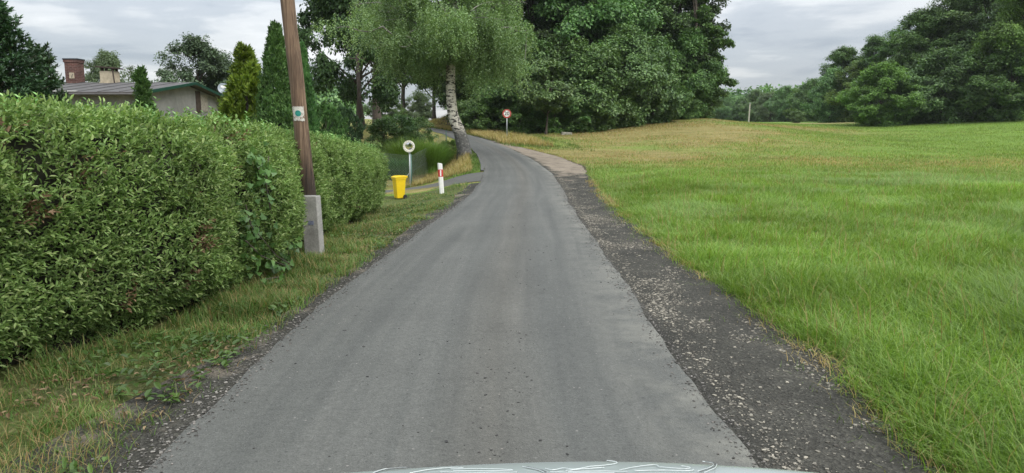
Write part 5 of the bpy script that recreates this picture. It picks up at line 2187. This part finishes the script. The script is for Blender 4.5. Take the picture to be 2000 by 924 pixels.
# ------------------------------------------------------------------ the car's own bonnet at the foot of the picture
def build_car():
    root = empty('car', (.2, .6, 0))
    tag(root, 'pale grey green car front edge with curling reflections drawn on its bonnet', 'car')
    o = Vector((.2, .6, 0))
    lip_px = [(520, 936), (640, 922), (760, 913), (880, 906), (1000, 900), (1150, 896.5), (1300, 899), (1450, 907), (1560, 915), (1660, 926), (1800, 944)]
    lip = []
    for px, py in lip_px:
        s = (px - 1150) / 560
        lip.append(at(px, py, 2.02 - .10 * s * s) - o)
    n = len(lip)
    rows_ = []
    # top surface from the lip back to the windscreen, gently rising
    for k in range(10):
        t = k / 9
        row = []
        for i, p in enumerate(lip):
            s = (i / (n - 1)) * 2 - 1
            row.append(Vector((p.x * (1 + .10 * t), p.y - 1.15 * t, p.z - .002 + .14 * t - .10 * t * t - .06 * t * s * s)))
        rows_.append(row)
    front = []
    for k in range(1, 5):
        a = k / 4
        front.append([Vector((p.x, p.y + .035 * math.sin(a * PI / 2), p.z - .06 * a)) for p in lip])
    allr = front[::-1] + rows_
    vs_ = [v for r in allr for v in r]
    m_ = len(allr)
    fs_ = [(i * n + j, i * n + j + 1, (i + 1) * n + j + 1, (i + 1) * n + j) for i in range(m_ - 1) for j in range(n - 1)]
    mb = MB(); mb.add(vs_, fs_)
    bo = mb.build('bonnet', M['car_paint'], root, True)
    md = bo.modifiers.new('sub', 'SUBSURF'); md.levels = 2; md.render_levels = 2
    md = bo.modifiers.new('thick', 'SOLIDIFY'); md.thickness = .012; md.offset = -1
    # front fascia below the bonnet
    mb = MB()
    vs_, fs_ = [], []
    prof = [(.0, -.075), (.03, -.12), (.05, -.3), (.045, -.5), (-.05, -.6), (-.3, -.62)]
    for dy, dz in prof:
        vs_ += [Vector((p.x * 1.01, p.y + dy, lip[5].z + dz - .02)) for p in lip]
    fs_ = [(i * n + j, i * n + j + 1, (i + 1) * n + j + 1, (i + 1) * n + j) for i in range(len(prof) - 1) for j in range(n - 1)]
    mb.add(vs_, fs_)
    mb.build('bumper', M['car_paint'], root, True)
    # reflections in the bonnet, drawn as thin pale and dark tubes
    def srf(px, py):
        # intersect the sight line with the bonnet near its lip
        xs0 = np.array([p.x + o.x for p in lip]); zs = np.array([p.z for p in lip]); ysl = np.array([p.y + o.y for p in lip])
        Y = 1.9
        best = None
        for Yt in np.linspace(1.55, 2.02, 240):
            p = at(px, py, Yt)
            yl = np.interp(p.x, xs0, ysl); zl = np.interp(p.x, xs0, zs)
            t = (yl - Yt) / 1.15
            if t < 0: continue
            z = zl - .002 + .14 * t
            if p.z <= z + .002:
                return Vector((p.x, Yt, z + .002)) - o
        p = at(px, py, 1.9)
        return p - o
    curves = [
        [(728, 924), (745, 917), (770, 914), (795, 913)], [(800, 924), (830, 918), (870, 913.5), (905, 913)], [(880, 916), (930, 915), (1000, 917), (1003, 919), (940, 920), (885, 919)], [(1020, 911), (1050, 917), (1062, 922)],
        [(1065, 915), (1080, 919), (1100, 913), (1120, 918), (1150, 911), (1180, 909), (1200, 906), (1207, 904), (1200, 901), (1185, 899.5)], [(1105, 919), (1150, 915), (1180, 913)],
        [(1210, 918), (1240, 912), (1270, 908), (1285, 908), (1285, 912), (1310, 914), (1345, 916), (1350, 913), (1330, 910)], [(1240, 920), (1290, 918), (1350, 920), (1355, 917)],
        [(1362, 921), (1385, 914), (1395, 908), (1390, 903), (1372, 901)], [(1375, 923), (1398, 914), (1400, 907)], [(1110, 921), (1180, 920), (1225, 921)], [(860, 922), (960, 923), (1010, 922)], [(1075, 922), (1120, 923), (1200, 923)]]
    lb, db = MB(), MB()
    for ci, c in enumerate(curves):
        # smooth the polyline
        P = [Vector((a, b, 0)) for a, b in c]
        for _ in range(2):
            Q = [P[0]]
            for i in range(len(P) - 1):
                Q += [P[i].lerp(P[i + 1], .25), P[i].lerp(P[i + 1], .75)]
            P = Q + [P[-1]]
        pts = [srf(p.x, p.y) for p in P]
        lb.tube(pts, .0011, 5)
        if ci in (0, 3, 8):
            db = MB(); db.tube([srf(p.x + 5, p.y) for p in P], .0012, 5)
            db.build('painted_reflection_dark', M['car_reflection_dark'], bo)
    lb.build('painted_reflection', M['car_reflection'], bo)


build_car()


# ------------------------------------------------------------------ thin summer haze over the whole place
def build_haze():
    mb = MB()
    mb.box(-520, 520, -70, 660, -4, 32)
    m = bpy.data.materials.new('haze')
    m.use_nodes = True
    t = m.node_tree
    t.nodes.clear()
    out = t.nodes.new('ShaderNodeOutputMaterial')
    v = t.nodes.new('ShaderNodeVolumePrincipled')
    v.inputs['Color'].default_value = (.86, .90, .95, 1)
    v.inputs['Density'].default_value = .00014
    t.links.new(v.outputs[0], out.inputs['Volume'])
    o = mb.build('haze', m)
    tag(o, 'thin pale haze over the meadow and woods', None, None, 'stuff')


build_haze()
